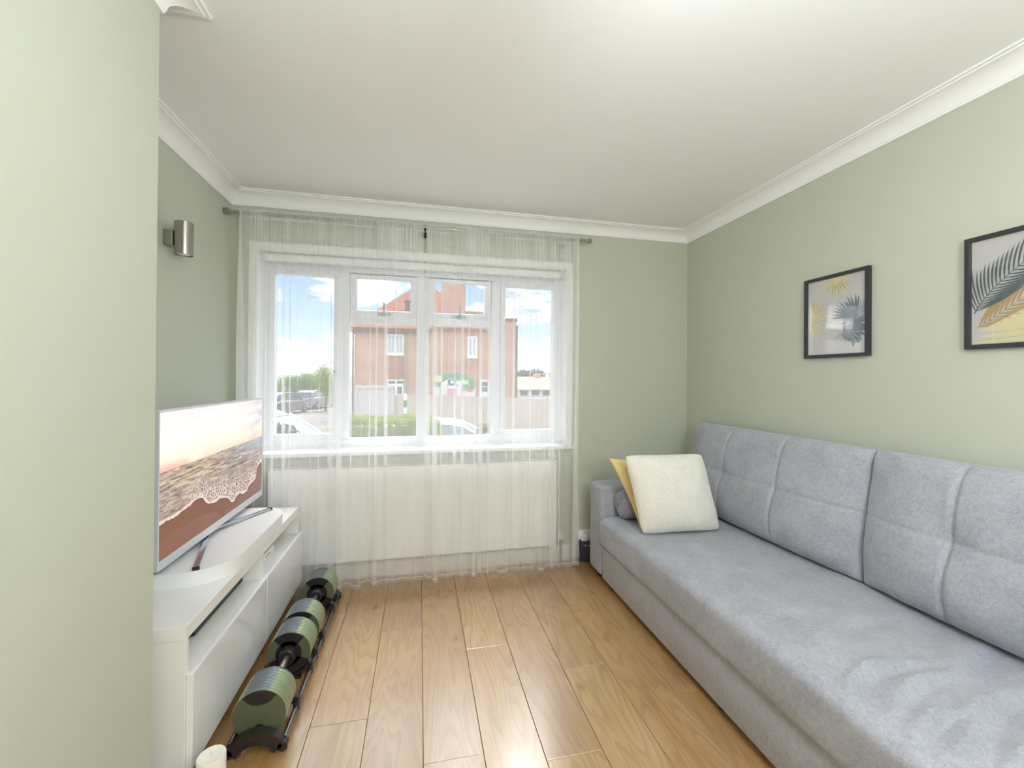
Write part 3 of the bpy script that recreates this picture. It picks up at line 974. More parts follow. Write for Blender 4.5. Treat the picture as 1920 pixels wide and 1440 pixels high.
PWD, PHT = 0.288, 0.370          # visible paper
def picture(name, label, yc, zc, fronds):
    root = thing(name, label, 'picture', (XR, yc, zc))
    w, h, fw = 0.318, 0.400, 0.0155
    fr = B()
    d0, d1 = -0.022, -0.0008
    fr.box(d0, d1, -w / 2, -w / 2 + fw, -h / 2, h / 2, bev=0.001)
    fr.box(d0, d1, w / 2 - fw, w / 2, -h / 2, h / 2, bev=0.001)
    fr.box(d0, d1, -w / 2 + fw, w / 2 - fw, -h / 2, -h / 2 + fw, bev=0.001)
    fr.box(d0, d1, -w / 2 + fw, w / 2 - fw, h / 2 - fw, h / 2, bev=0.001)
    fr.build('frame', FRAMEM, root)
    B().box(-0.010, -0.002, -w / 2 + fw, w / 2 - fw, -h / 2 + fw, h / 2 - fw).build('print', PAPER, root)
    for k, (mat, polys) in enumerate(fronds):
        b = B()
        xk = -0.0101 - 0.0003 * k
        for ip, poly in enumerate(polys):
            x = xk - 0.000008 * ip
            poly = clip_poly(poly, (0, 0), (PWD - 0.001, PHT - 0.001))
            if len(poly) < 3:
                continue
            vs = [b.bm.verts.new((x, PWD / 2 - p[0], p[1] - PHT / 2)) for p in poly]
            try:
                b.bm.faces.new(vs)
            except ValueError:
                pass
        b.build('palm_leaf_print', mat, root)
    B().box(-0.0175, -0.016, -w / 2 + fw, w / 2 - fw, -h / 2 + fw, h / 2 - fw).build('glass', PGLASS, root)
    return root

def fan(base, a0, a1, n, L, W, bend=0.0):
    out = []
    for i in range(n):
        a = R(a0 + (a1 - a0) * i / (n - 1))
        out.append(leaf_poly((base[0] * PWD, base[1] * PHT), a, L * random.uniform(0.82, 1.08), W * random.uniform(0.8, 1.15), bend * random.uniform(0.6, 1.3)))
    return out

def frond(p0, p1, p2, n, L, W, sa, bend=0.0, side=(1, -1), t0=0.04, taper=0.55):
    """feather frond: rachis is a quadratic bezier, leaflets both sides"""
    out = []
    q = lambda t: ((1 - t) ** 2 * p0[0] * PWD + 2 * t * (1 - t) * p1[0] * PWD + t * t * p2[0] * PWD,
                   (1 - t) ** 2 * p0[1] * PHT + 2 * t * (1 - t) * p1[1] * PHT + t * t * p2[1] * PHT)
    rl, rr = [], []
    for i in range(13):
        t = i / 12
        a = q(max(0, t - 0.02)); b = q(min(1, t + 0.02)); c = q(t)
        ang = math.atan2(b[1] - a[1], b[0] - a[0])
        w = 0.0016 * (1 - 0.7 * t)
        rl.append((c[0] - w * math.sin(ang), c[1] + w * math.cos(ang)))
        rr.append((c[0] + w * math.sin(ang), c[1] - w * math.cos(ang)))
    out.append(rl + list(reversed(rr)))
    for i in range(n):
        t = t0 + (1 - t0) * i / n
        a = q(max(0, t - 0.02)); b = q(min(1, t + 0.02)); c = q(t)
        ang = math.atan2(b[1] - a[1], b[0] - a[0])
        ll = L * (1 - taper * t) * random.uniform(0.9, 1.08)
        for s in side:
            out.append(leaf_poly(c, ang + s * sa, ll, W, -s * bend))
    return out

f1 = [(PALE, fan((0.93, 0.40), 62, 178, 13, 0.115, 0.012, 0.25)),
      (SLATE, fan((0.80, 0.44), 70, 165, 12, 0.110, 0.011, 0.3)),
      (SLATE, fan((0.72, 0.30), -60, 70, 9, 0.10, 0.020, -0.5)),
      (SLATE, fan((0.62, 0.22), -10, 60, 5, 0.10, 0.035, -0.4)),
      (PALE, fan((0.70, 0.30), 200, 330, 9, 0.085, 0.006, 0.5)),
      (BROWN, fan((0.52, 0.985), 186, 356, 14, 0.075, 0.006, 0.1)),
      (BROWN, fan((0.06, 0.535), -88, 84, 14, 0.075, 0.006, 0.1)),
      (GOLD, fan((0.52, 0.985), 184, 356, 13, 0.098, 0.0068, 0.15)),
      (GOLD, fan((0.05, 0.53), -84, 84, 14, 0.105, 0.0066, 0.12)),
      (GOLD, fan((0.02, 0.36), -60, 10, 7, 0.09, 0.007, 0.2))]
f2 = [(BROWN, frond((0.05, 0.16), (0.35, 0.32), (0.95, 0.72), 15, 0.13, 0.009, 0.62, 0.25)),
      (GOLD, frond((0.08, 0.13), (0.40, 0.26), (1.02, 0.55), 12, 0.16, 0.017, 0.55, 0.2, side=(-1,))),
      (GOLD, [leaf_poly((0.10 * PWD, 0.075 * PHT), 0.06, 0.24, 0.020)]),
      (GOLD, [leaf_poly((0.02 * PWD, 0.022 * PHT), 0.03, 0.26, 0.016)]),
      (GOLD, [leaf_poly((0.22 * PWD, 0.135 * PHT), 0.16, 0.2, 0.022)]),
      (TEAL, frond((0.03, 0.30), (0.20, 0.64), (1.02, 1.0), 24, 0.125, 0.0062, 0.85, 0.35, taper=0.35))]
picture('framed_print', 'black-framed print of gold and grey palm fans nearest the window', 1.630, 1.573, f1)
picture('framed_print', 'black-framed print of a large dark palm frond cut by the right edge', 0.978, 1.577, f2)

# ------------------------------------------------------------------ sofa
def fabric(name, dark, light, scale=420.0, mott=7.0):
    m, g, out = new_mat(name)
    p = g.n('ShaderNodeBsdfPrincipled')
    co = g.coord('Object')
    fine = g.noise(co, scale, 3.0, 0.7)
    mid = g.noise(co, 75.0, 3.0, 0.65)
    big = g.noise(co, mott, 3.0, 0.6)
    f = g.m('ADD', g.m('MULTIPLY', fine, 0.55), g.m('ADD', g.m('MULTIPLY', mid, 0.25), g.m('MULTIPLY', big, 0.2)))
    c = g.ramp(f, [(0.36, rgb(*dark)), (0.64, rgb(*light))])
    g.put(p.inputs['Base Color'], c)
    p.inputs['Roughness'].default_value = 0.95
    p.inputs['Specular IOR Level'].default_value = 0.15
    p.inputs['Sheen Weight'].default_value = 0.35
    p.inputs['Sheen Roughness'].default_value = 0.4
    g.put(p.inputs['Normal'], g.bump(fine, 0.35, 0.002))
    m.node_tree.links.new(p.outputs[0], out.inputs[0])
    return m
SOFA = fabric('grey_chenille', (139, 142, 152), (190, 192, 200))
sofa = thing('sofa', 'long grey chenille sofa bed along the right wall', 'sofa', (0, 0, 0))
SX0 = 1.105
def rbox(x0, x1, y0, y1, z0, z1, bev, seg=4):
    return B().box(x0, x1, y0, y1, z0, z1, bev=bev, seg=seg)
rbox(SX0, 1.84, 0.425, 2.405, 0.035, 0.238, 0.008, 2).build('base', SOFA, sofa, smooth=True)
rbox(SX0 - 0.005, 1.935, 2.41, 2.60, 0.035, 0.592, 0.028, 4).build('armrest', SOFA, sofa, smooth=True, angle=60)
rbox(SX0 - 0.005, 1.935, 0.23, 0.42, 0.035, 0.592, 0.028, 4).build('armrest', SOFA, sofa, smooth=True, angle=60)
rbox(1.905, 1.945, 0.424, 2.406, 0.035, 0.64, 0.015, 3).build('backrest', SOFA, sofa, smooth=True, angle=60)
for fx in (1.15, 1.88):
    for fy in (0.29, 2.33, 2.52, 1.4):
        B().cyl((fx, fy, 0.0), (fx, fy, 0.036), 0.02, 0.024, seg=14).build('foot', BLACKP, sofa)
def seat_mesh():
    x0, x1, y0, y1, z0, z1 = SX0 - 0.018, 1.842, 0.426, 2.404, 0.240, 0.420
    b = B()
    bm = b.bm
    nx, ny = 60, 150
    r = 0.045
    # cross-section in x: start at bottom front, round the front edge, run back
    sec = [(x0 + 0.012, z0), (x0 + 0.004, z0 + 0.006), (x0, z0 + 0.02), (x0, z0 + 0.06), (x0, z1 - r - 0.02)]
    for i in range(8):
        a = math.pi / 2 * (i + 1) / 8
        sec.append((x0 + r * (1 - math.cos(a)), z1 - r + r * math.sin(a)))
    for i in range(1, nx + 1):
        sec.append((x0 + r + (x1 - x0 - r) * i / nx, z1))
    sec += [(x1, z0)]
    rows = []
    def disp(x, y, edge):
        n = mnoise.noise(Vector((x * 2.1, y * 1.3, 1.7))) * 0.008
        n += mnoise.noise(Vector((x * 5, y * 3, 4.7))) * 0.0025
        # wrinkles, strongest towards the near end
        wr = 0.0
        for (cx, cy, ln, wd, ang, amp) in WR:
            dx, dy = x - cx, y - cy
            ca, sa = math.cos(ang), math.sin(ang)
            u = dx * ca + dy * sa; v = -dx * sa + dy * ca + 0.18 * u * u / max(ln, 0.01)
            wr += 1.9 * amp * math.exp(-(u / ln) ** 2) * (math.exp(-(v / wd) ** 2) - 0.6 * math.exp(-((v + wd * 1.8) / (wd * 1.2)) ** 2))
        return n + wr
    for j in range(ny + 1):
        y = y0 + (y1 - y0) * j / ny
        e = min(y - y0, y1 - y)
        drop = 0.012 * (1 - sstep(e, 0, 0.035))
        row = []
        for (x, z) in sec:
            up = sstep(z, z0 + 0.03, z1 - 0.01)
            row.append(bm.verts.new((x + (-0.004 * mnoise.noise(Vector((y * 3, z * 9, 2))) if x < x0 + 0.02 else 0), y, z + up * (disp(x, y, e) - drop))))
        rows.append(row)
    m_ = len(sec)
    for a, c in zip(rows, rows[1:]):
        for i in range(m_ - 1):
            bm.faces.new((a[i], c[i], c[i + 1], a[i + 1]))
        bm.faces.new((a[m_ - 1], c[m_ - 1], c[0], a[0]))
    bm.faces.new(rows[0]); bm.faces.new(list(reversed(rows[-1])))
    bmesh.ops.recalc_face_normals(bm, faces=bm.faces)
    return b
WR = [(1.36, 1.88, 0.035, 0.010, 0.2, 0.010), (1.38, 1.60, 0.06, 0.014, 0.1, 0.006), (1.30, 0.98, 0.13, 0.018, 0.15, 0.012), (1.33, 0.90, 0.14, 0.016, 0.25, 0.010),
      (1.42, 0.80, 0.18, 0.02, 0.3, 0.012), (1.60, 0.96, 0.14, 0.026, 0.35, 0.012), (1.24, 0.80, 0.10, 0.016, 0.2, 0.010), (1.35, 0.68, 0.2, 0.02, 0.2, 0.012), (1.5, 1.2, 0.2, 0.03, 0.1, 0.005), (1.3, 1.3, 0.18, 0.03, 0.0, 0.004)]
o = seat_mesh().build('seat', SOFA, sofa, smooth=True, angle=50)

# generic padded cushion: local x = width, z = height, -y = front
def cushion_mesh(w, h, t_front, t_back, nu, nv, pw=2.6, edge=0.55, pinch=0.0, seams_u=(), seams_v=(), seam_d=0.012, seam_w=0.022, tuft=0.0, seed=0, wrinkle=0.004, corner_wr=0.0, lump=0.0, bottom=0.0, shear=0.0, rc=0.0):
    verts, faces = [], []
    def prof(u, v):
        a = max(0.0, 1 - abs(u) ** pw) ** edge
        c = max(0.0, 1 - abs(v) ** pw) ** edge
        return a * c
    for side in (0, 1):
        for j in range(nv + 1):
            v = -1 + 2 * j / nv
            v = math.sin(v * math.pi / 2) * 0.5 + v * 0.5
            for i in range(nu + 1):
                u = -1 + 2 * i / nu
                u = math.sin(u * math.pi / 2) * 0.5 + u * 0.5
                px = u * w / 2 * (1 - pinch * (1 - v * v))
                pz = v * h / 2 * (1 - pinch * (1 - u * u))
                cr_ = 1 - rc * (abs(u) * abs(v)) ** 5
                px *= cr_; pz *= cr_
                th = prof(u, v)
                if side == 0:
                    th = th * t_front * (1 + bottom * -v * (1 - v * v * 0.5))
                    if lump:
                        th += lump * th / t_front * mnoise.noise(Vector((u * 1.6 + seed, v * 1.6, seed)))
                    g0 = 0.0
                    for su in seams_u:
                        g0 = max(g0, math.exp(-((u - su) * w / 2 / seam_w) ** 2))
                    for sv in seams_v:
                        g0 = max(g0, 0.35 * math.exp(-((v - sv) * h / 2 / seam_w) ** 2))
                    d = seam_d * g0
                    for su in seams_u:
                        for sv in seams_v:
                            rr = ((u - su) * w / 2) ** 2 + ((v - sv) * h / 2) ** 2
                            d += tuft * math.exp(-rr / 0.05 ** 2)
                    th = max(0.0, th - d * min(1.0, th / (0.35 * t_front)))
                    n = mnoise.noise(Vector((px * 9 + seed, pz * 9, seed * 3.1))) + 0.5 * mnoise.noise(Vector((px * 22, pz * 22 + seed, seed)))
                    th += wrinkle * n * min(1.0, prof(u, v) * 1.5)
                    if corner_wr:
                        cc = (abs(u) ** 3) * (abs(v) ** 3)
                        th += corner_wr * cc * math.sin(26 * (u * math.copysign(1, v) + 0.4 * v)) * prof(u, v) ** 0.3
                    y = -th
                else:
                    y = th * t_back
                verts.append((px + shear * pz, y, pz))
    N = (nu + 1) * (nv + 1)
    for j in range(nv):
        for i in range(nu):
            a = j * (nu + 1) + i
            faces.append((a, a + 1, a + nu + 2, a + nu + 1))
            a += N
            faces.append((a, a + nu + 1, a + nu + 2, a + 1))
    me = bpy.data.meshes.new('cushion')
    me.from_pydata(verts, [], faces)
    bm = bmesh.new(); bm.from_mesh(me)
    bmesh.ops.remove_doubles(bm, verts=bm.verts, dist=0.0006)
    bmesh.ops.recalc_face_normals(bm, faces=bm.faces)
    bm.to_mesh(me); bm.free()
    for p in me.polygons:
        p.use_smooth = True
    return me

# back cushions stand on the seat and lean on the wall; local front (-y) turns to -x
def back_cushion(label, yc, w, seed, dx=0.0, rz=0.0, su=(-0.36, 0.30)):
    lean = R(7)
    h = 0.555
    me = cushion_mesh(w, h, 0.108, 0.068, 220, 100, pw=3.6, edge=0.42, pinch=-0.004, seams_u=su, seams_v=(0.03,), seam_d=0.012, seam_w=0.008, tuft=0.014, seed=seed, wrinkle=0.0028, corner_wr=0.012, lump=0.01, bottom=0.25)
    o = obj('back_cushion', me, SOFA)
    # orientation: rotate so that local -y faces -x, then lean back about the y axis
    m = Matrix.Rotation(rz, 4, 'Z') @ Matrix.Rotation(lean, 4, 'Y') @ Matrix.Rotation(R(-90), 4, 'Z')
    up = m.to_3x3() @ Vector((0, 0, 1))
    base = Vector((1.806 + dx, yc, 0.424))
    o.matrix_world = Matrix.Translation(base + up * (h / 2)) @ m
    return tag(o, label, 'cushion', 'sofa back cushions')
back_cushion('large grey tufted back cushion at the window end of the sofa', 1.945, 1.115, 3.0, -0.006, R(0.6))
back_cushion('large grey tufted back cushion at the near end of the sofa', 0.835, 1.10, 9.0, 0.002, su=(-0.42, 0.25))

# bolster
bol = thing('bolster', 'small round grey bolster lying against the sofa arm', 'bolster', (1.17, 2.318, 0.508))
prof = [(0.0, 0.006), (0.02, 0.002), (0.055, 0.004), (0.074, 0.014), (0.083, 0.034), (0.084, 0.06)]
L = 0.6
prof2 = prof + [(0.084, L * 0.5)] + [(r, L - z) for r, z in reversed(prof)]
o = B().lathe(prof2, seg=48).build('bolster_cover', fabric('grey_ribbed', (122, 125, 137), (160, 163, 174)), bol, rot=(0, R(90), 0), smooth=True, angle=70)
rb = B()
for k in range(10):
    a = 2 * math.pi * k / 10
    rb.tube([(-0.0005, 0.012 * math.cos(a), 0.012 * math.sin(a)), (0.001, 0.05 * math.cos(a), 0.05 * math.sin(a)), (0.016, 0.0745 * math.cos(a), 0.0745 * math.sin(a))], 0.0016, seg=6)
rb.build('end_seams', SOFA, bol)

# scatter pillows
def pillow(name, label, me, mat, p_bl, p_br, p_top):
    """p_bl,p_br: lower corners; p_top: centre of the top edge. front is towards the camera"""
    o = obj(name, me, mat)
    bl, br, tp = Vector(p_bl), Vector(p_br), Vector(p_top)
    xa = (br - bl).normalized()
    mid = (bl + br) / 2
    za = (tp - mid); za -= xa * za.dot(xa); za.normalize()
    ya = za.cross(xa)
    m = Matrix(((xa.x, ya.x, za.x, 0), (xa.y, ya.y, za.y, 0), (xa.z, ya.z, za.z, 0), (0, 0, 0, 1)))
    o.matrix_world = Matrix.Translation((mid + tp) / 2) @ m
    return tag(o, label, 'pillow', 'scatter pillows on the sofa')
FLEECE = fabric('cream_fleece', (222, 219, 208), (244, 242, 235), 300.0, 14.0)
YEL = M('mustard_velvet', (228, 206, 146), rough=0.7, spec=0.3, vary=0.05, vscale=12, sheen=0.3)
me = cushion_mesh(0.475, 0.43, 0.078, 0.06, 110, 110, pw=2.7, edge=0.55, pinch=0.04, seed=21, wrinkle=0.004, lump=0.010, shear=-0.18, rc=0.06)
pillow('white_pillow', 'cream fleece square pillow leaning in front of the yellow one', me, FLEECE, (1.14, 2.055, 0.424), (1.60, 2.030, 0.424), (1.37, 2.105, 0.845))
me = cushion_mesh(0.42, 0.40, 0.05, 0.045, 70, 70, pw=2.4, edge=0.65, pinch=0.075, seed=33, wrinkle=0.004, corner_wr=0.012, shear=-0.40)
pillow('yellow_pillow', 'mustard yellow pillow half hidden behind the cream fleece pillow', me, YEL, (1.155, 2.17, 0.424), (1.56, 2.155, 0.424), (1.358, 2.235, 0.79))

# ------------------------------------------------------------------ dumbbells on their rack
GREEN = M('plate_green', (146, 162, 128), rough=0.28, metal=0.35, spec=0.5, vary=0.03, vscale=30)
GREEND = M('plate_green_face', (92, 98, 74), rough=0.35, spec=0.5, vary=0.05, vscale=30)
GUN = M('gunmetal_insert', (112, 118, 130), rough=0.3, metal=0.4, spec=0.5)
DBLK = M('dumbbell_black', (44, 40, 42), rough=0.3, spec=0.5)
PR = 0.085
def sector(r0, r1, a0, a1, n=10):
    o_, i_ = [], []
    for k in range(n + 1):
        a = R(a0 + (a1 - a0) * k / n)
        o_.append((r1 * math.cos(a), r1 * math.sin(a)))
        i_.append((r0 * math.cos(a), r0 * math.sin(a)))
    return o_ + list(reversed(i_))
pl_t, npl = 0.0145, 8
bpl = B().cyl((0, 0, 0), (0, pl_t - 0.0012, 0), PR, seg=44, bev=0.001)
plate_me = bpl.mesh('weight_plate'); plate_me.materials.append(GREEN)
for p in plate_me.polygons:
    p.use_smooth = len(p.vertices) == 4
bin_ = B().prism(sector(PR - 0.02, PR + 0.0007, 72, 124, 10), 'y', 0.0006, pl_t - 0.0019)
for a in (70, 126):
    bin_.prism(sector(PR - 0.02, PR + 0.0006, a - 2.5, a + 2.5, 2), 'y', 0.0045, pl_t - 0.006)
insert_me = bin_.mesh('plate_insert'); insert_me.materials.append(GUN)
DL = 0.45
DZ = 0.107
def dumbbell(label, y):
    root = thing('dumbbell', label, 'dumbbell', (-0.525, y, DZ), group='adjustable dumbbells on the floor rack')
    stack = npl * pl_t
    for base in (0.0, DL - stack):
        for k in range(npl):
            p = obj('weight_plate', plate_me, None, root, (0, base + k * pl_t, 0))
            obj('plate_insert', insert_me, None, p)
    # outer faces
    for yy, s in ((0.0, -1), (DL, 1)):
        y0, y1 = (yy - 0.0012, yy + 0.0002) if s < 0 else (yy - 0.0013, yy + 0.0001)
        n = 44
        disc = [((PR - 0.0015) * math.cos(2 * math.pi * k / n), (PR - 0.0015) * math.sin(2 * math.pi * k / n)) for k in range(n)]
        fo = B().prism(disc, 'y', y0, y1).build('outer_face', GREEND, root)
        # lens-shaped black inset at the top and a half round slot below
        lens = []
        for k in range(15):
            a = R(50 + 80 * k / 14)
            lens.append(((PR - 0.002) * math.cos(a), (PR - 0.002) * math.sin(a)))
        for k in range(1, 14):
            a = R(196 + (344 - 196) * k / 14)
            lens.append((0.052 * math.cos(a), 0.075 + 0.041 * math.sin(a)))
        q0, q1 = (y0 - 0.0006, y0 + 0.0003) if s < 0 else (y1 - 0.0003, y1 + 0.0006)
        B().prism(lens, 'y', q0, q1).build('inset', DBLK, fo)
        slot = [(0.016 * math.cos(R(180 * k / 10)), -0.045 + 0.016 * math.sin(R(180 * k / 10))) for k in range(11)]
        B().prism(slot, 'y', q0, q1).build('slot', DBLK, fo)
    # inner collars and hubs facing the handle
    for yy, s in ((stack, 1), (DL - stack, -1)):
        a, c = (yy + 0.0, yy + 0.006) if s > 0 else (yy - 0.006 - 0.0012, yy - 0.0012)
        co = B().prism(sector(0.0, PR - 0.001, 48, 132, 12), 'y', a, c).prism(sector(0.0, PR - 0.001, 205, 335, 16), 'y', a, c).cyl((0, a, 0), (0, c, 0), 0.05, seg=32).build('collar', DBLK, root, smooth=True, angle=30)
        # green side segments
        for a0, a1 in ((134, 203), (-23, 46)):
            B().prism(sector(0.048, PR - 0.0015, a0, a1, 8), 'y', min(a, c), max(a, c) - 0.001).build('side_segment', GREEND, co)
        h0 = c if s > 0 else a
        B().cyl((0, h0, 0), (0, h0 + s * 0.035, 0), 0.037, 0.032, seg=28, bev=0.004).build('hub', DBLK, root, smooth=True, angle=50)
    B().cyl((0, stack + 0.04, 0), (0, DL - stack - 0.04, 0), 0.0125, seg=18).build('handle', CHROME, root, smooth=True)
    return root
dumbbell('green adjustable dumbbell at the near end of the black rack', 1.583)
dumbbell('green adjustable dumbbell at the far end of the rack by the curtain', 2.075)

rk = thing('dumbbell_rack', 'long black floor rack with rails cradling two dumbbells', 'rack', (-0.525, 1.545, 0))
RL = 1.02
def arch(y0, y1, ro, ri, zc, name):
    pts = []
    for k in range(17):
        a = R(152 - 124 * k / 16)
        pts.append((ro * math.cos(a), zc + ro * math.sin(a)))
    for k in range(17):
        a = R(28 + 124 * k / 16)
        pts.append((ri * math.cos(a), zc + ri * math.sin(a)))
    return B().prism(pts, 'y', y0, y1)
for yy in (0.0, RL - 0.03):
    e = arch(yy, yy + 0.026, 0.105, 0.062, -0.027, 'end')
    e.cyl((-0.083, yy, 0.016), (-0.083, yy + 0.026, 0.016), 0.0155, seg=16).cyl((0.083, yy, 0.016), (0.083, yy + 0.026, 0.016), 0.0155, seg=16)
    eo = e.build('end_cradle', DBLK, rk, smooth=True, angle=30)
    arch(yy - 0.003, yy + 0.0005, 0.105, 0.098, -0.027, 'rim').build('rim', DBLK, eo, smooth=True, angle=30)
    arch(yy - 0.003, yy + 0.0005, 0.072, 0.064, -0.027, 'rim').build('rim', DBLK, eo, smooth=True, angle=30)
STEELR = M('rail_steel', (120, 124, 134), rough=0.25, metal=0.9)
for s in (-1, 1):
    B().cyl((s * 0.084, 0.02, 0.030), (s * 0.084, RL - 0.02, 0.030), 0.0085, seg=14).build('rail', STEELR, rk, smooth=True)
saddle_pts = sector(PR + 0.002, PR + 0.011, 206, 334, 18)
for yy in (0.17, 0.37, 0.46, 0.58, 0.83, 0.93):
    sd = B().prism([(x_, z_ + DZ) for x_, z_ in saddle_pts], 'y', yy - 0.011, yy + 0.011)
    sd.box(-0.09, -0.068, yy - 0.014, yy + 0.014, 0.004, 0.074, bev=0.004)
    sd.box(0.072, 0.096, yy - 0.012, yy + 0.012, 0.014, 0.062, bev=0.004)
    sd.box(-0.05, 0.05, yy - 0.012, yy + 0.012, 0.0, 0.012)
    sd.build('saddle', DBLK, rk)

# ------------------------------------------------------------------ candle and small red jar near the camera
WAX = M('candle_wax', (240, 236, 226), rough=0.45, spec=0.4, vary=0.02, vscale=20)
cd = thing('pillar_candle', 'white pillar candle with bent wick at the bottom left edge', 'candle', (-0.588, 1.392, 0))
B().lathe([(0.0, 0.0), (0.034, 0.0), (0.037, 0.003), (0.037, 0.147), (0.035, 0.1505), (0.030, 0.150), (0.018, 0.146), (0.006, 0.1445), (0.0, 0.144)], seg=40).build('wax', WAX, cd, smooth=True, angle=60)
B().tube([(0, 0, 0.143), (0.001, 0, 0.152), (-0.001, 0, 0.157), (-0.005, 0.001, 0.159)], 0.0011, seg=8).build('wick', M('wick_cotton', (226, 214, 196), rough=0.9), cd)
jr = thing('candle_jar', 'dark red rim of a small jar at the chimney breast corner', 'jar', (-0.668, 1.392, 0))
B().lathe([(0.0, 0.0), (0.022, 0.0), (0.025, 0.004), (0.025, 0.082), (0.023, 0.085), (0.022, 0.082), (0.022, 0.01), (0.0, 0.008)], seg=28).build('glass', M('dark_red_glass', (96, 36, 28), rough=0.2), jr, smooth=True, angle=50)
B().lathe([(0.0, 0.0085), (0.0215, 0.0105), (0.0215, 0.055), (0.0, 0.055)], seg=24).build('wax', M('dark_wax', (120, 48, 40), rough=0.5), jr)

# ------------------------------------------------------------------ added fill lamps: glowing globes out of view that brighten the room
def emit(name, col, s):
    m, g, out = new_mat(name)
    e = g.n('ShaderNodeEmission'); e.inputs[0].default_value = col; e.inputs[1].default_value = s
    m.node_tree.links.new(e.outputs[0], out.inputs[0])
    return m
def add_fill_lamp(x, y, z, r, s, label):
    lp = thing('unseen_fill_lamp', label, 'lamp', (x, y, 0))
    B().sphere((0, 0, z), r, 3).build('fill_globe', emit('fill_globe_glow', (0.93, 0.97, 1.0, 1), s), lp, smooth=True)
    B().cyl((0, 0, z + r), (0, 0, ZC - 0.03), 0.004, seg=8).build('fill_lamp_cord', GLOSSW, lp)
    B().cyl((0, 0, ZC - 0.03), (0, 0, ZC - 0.0005), 0.05, 0.055, seg=24).build('fill_lamp_rose', GLOSSW, lp)
add_fill_lamp(0.72, -0.50, 1.62, 0.27, FILL_STRENGTH, 'large round unseen fill lamp added low at the rear of the room')
add_fill_lamp(0.45, 0.42, 2.06, 0.16, FILL_STRENGTH, 'small round unseen fill lamp added over the middle of the room')


# ================================================================== outside the window
GZ = -1.24
def ground_mat(name, c1, c2, scale):
    m, g, out = new_mat(name)
    p = g.n('ShaderNodeBsdfPrincipled')
    n = g.noise(g.coord('Object'), scale, 6.0, 0.65)
    g.put(p.inputs['Base Color'], g.ramp(n, [(0.35, rgb(*c1)), (0.65, rgb(*c2))]))
    p.inputs['Roughness'].default_value = 0.95
    p.inputs['Specular IOR Level'].default_value = 0.2
    m.node_tree.links.new(p.outputs[0], out.inputs[0])
    return m
gr = B().box(-160, 160, 3.3, 320, GZ - 0.4, GZ).build('ground', ground_mat('pale_tarmac', (140, 134, 126), (166, 159, 150), 0.9))
tag(gr, 'pale sunlit tarmac street outside the window', 'street', kind='structure')
# low rolling hill on the horizon
def hill():
    verts, faces = [], []
    n = 60
    for i in range(n + 1):
        x = -300 + 600 * i / n
        h = 3.4 + 2.0 * mnoise.noise(Vector((i * 0.16, 3.3, 0)))
        verts += [(x, 300, GZ), (x, 330, GZ + h), (x, 360, GZ)]
    for i in range(n):
        a = 3 * i
        faces += [(a, a + 3, a + 4, a + 1), (a + 1, a + 4, a + 5, a + 2)]
    me = bpy.data.meshes.new('hill'); me.from_pydata(verts, [], faces); me.update()
    return me
hl = obj('distant_hill', hill(), ground_mat('far_green', (120, 146, 120), (150, 170, 142), 0.05), smooth=True)
tag(hl, 'hazy green hill along the far horizon', 'hill', kind='structure')

def brick_mat(name, c1, c2, mortar, bw=0.225, bh=0.075):
    m, g, out = new_mat(name)
    p = g.n('ShaderNodeBsdfPrincipled')
    x, y, z = g.sep(g.coord('Object'))
    br = g.n('ShaderNodeTexBrick')
    g.put(br.inputs['Vector'], g.comb(g.m('ADD', x, y), z, 0.0))
    br.inputs['Color1'].default_value = rgb(*c1); br.inputs['Color2'].default_value = rgb(*c2); br.inputs['Mortar'].default_value = rgb(*mortar)
    br.inputs['Scale'].default_value = 1.0
    br.inputs['Mortar Size'].default_value = 0.010
    br.inputs['Brick Width'].default_value = bw; br.inputs['Row Height'].default_value = bh
    n = g.noise(g.coord('Object'), 0.8, 4.0, 0.6)
    c = g.mix(g.m('MULTIPLY', g.step(n, 0.4, 0.7), 0.35), br.outputs[0], rgb(*[v * 0.8 for v in c1]))
    g.put(p.inputs['Base Color'], c)
    p.inputs['Roughness'].default_value = 0.9
    m.node_tree.links.new(p.outputs[0], out.inputs[0])
    return m
BRICK = brick_mat('red_brick', (206, 146, 112), (184, 120, 90), (236, 222, 206))
BRICKD = brick_mat('dark_red_brick', (186, 124, 96), (162, 100, 76), (200, 180, 162))
TILE = brick_mat('clay_tile', (192, 128, 96), (168, 104, 76), (140, 90, 68), 0.17, 0.11)
WHITE = M('outdoor_white_paint', (240, 240, 236), rough=0.5)
DGL = M('dark_glass', (96, 104, 110), rough=0.1)
LGL = M('curtained_glass', (190, 196, 198), rough=0.15)
SOFFIT = M('eave_brown', (120, 104, 96), rough=0.8)
PIPEG = M('pale_green_pipe', (150, 176, 140), rough=0.6)

HY = 26.0
house = thing('brick_house', 'red brick house with tall chimney and hipped tile roof across the street', 'house', (0, HY, GZ))
hz = -GZ
B().box(-3.76, 0.60, 0.0, 8.0, 0.0, 3.95 + hz).build('wing_wall', BRICK, house)
B().box(0.60, 5.95, -0.12, 8.0, 0.0, 4.88 + hz).build('gable_wall', BRICK, house)
B().box(0.58, 6.0, -0.2, 8.05, 4.88 + hz, 5.05 + hz).build('parapet', SOFFIT, house)
B().box(-4.0, 0.60, -0.35, 8.2, 3.95 + hz, 4.16 + hz).build('eave', SOFFIT, house)
rf = B()
e0, e1, zt, z0 = -4.05, 4.3, 7.31 + hz, 4.17 + hz
P = [(-4.05, -0.4, z0), (4.1, -0.4, z0), (4.1, 8.3, z0), (-4.05, 8.3, z0), (-0.12, 3.9, zt + 0.45), (0.7, 3.9, zt + 0.45)]
bm = rf.bm
vs = [bm.verts.new(p) for p in P]
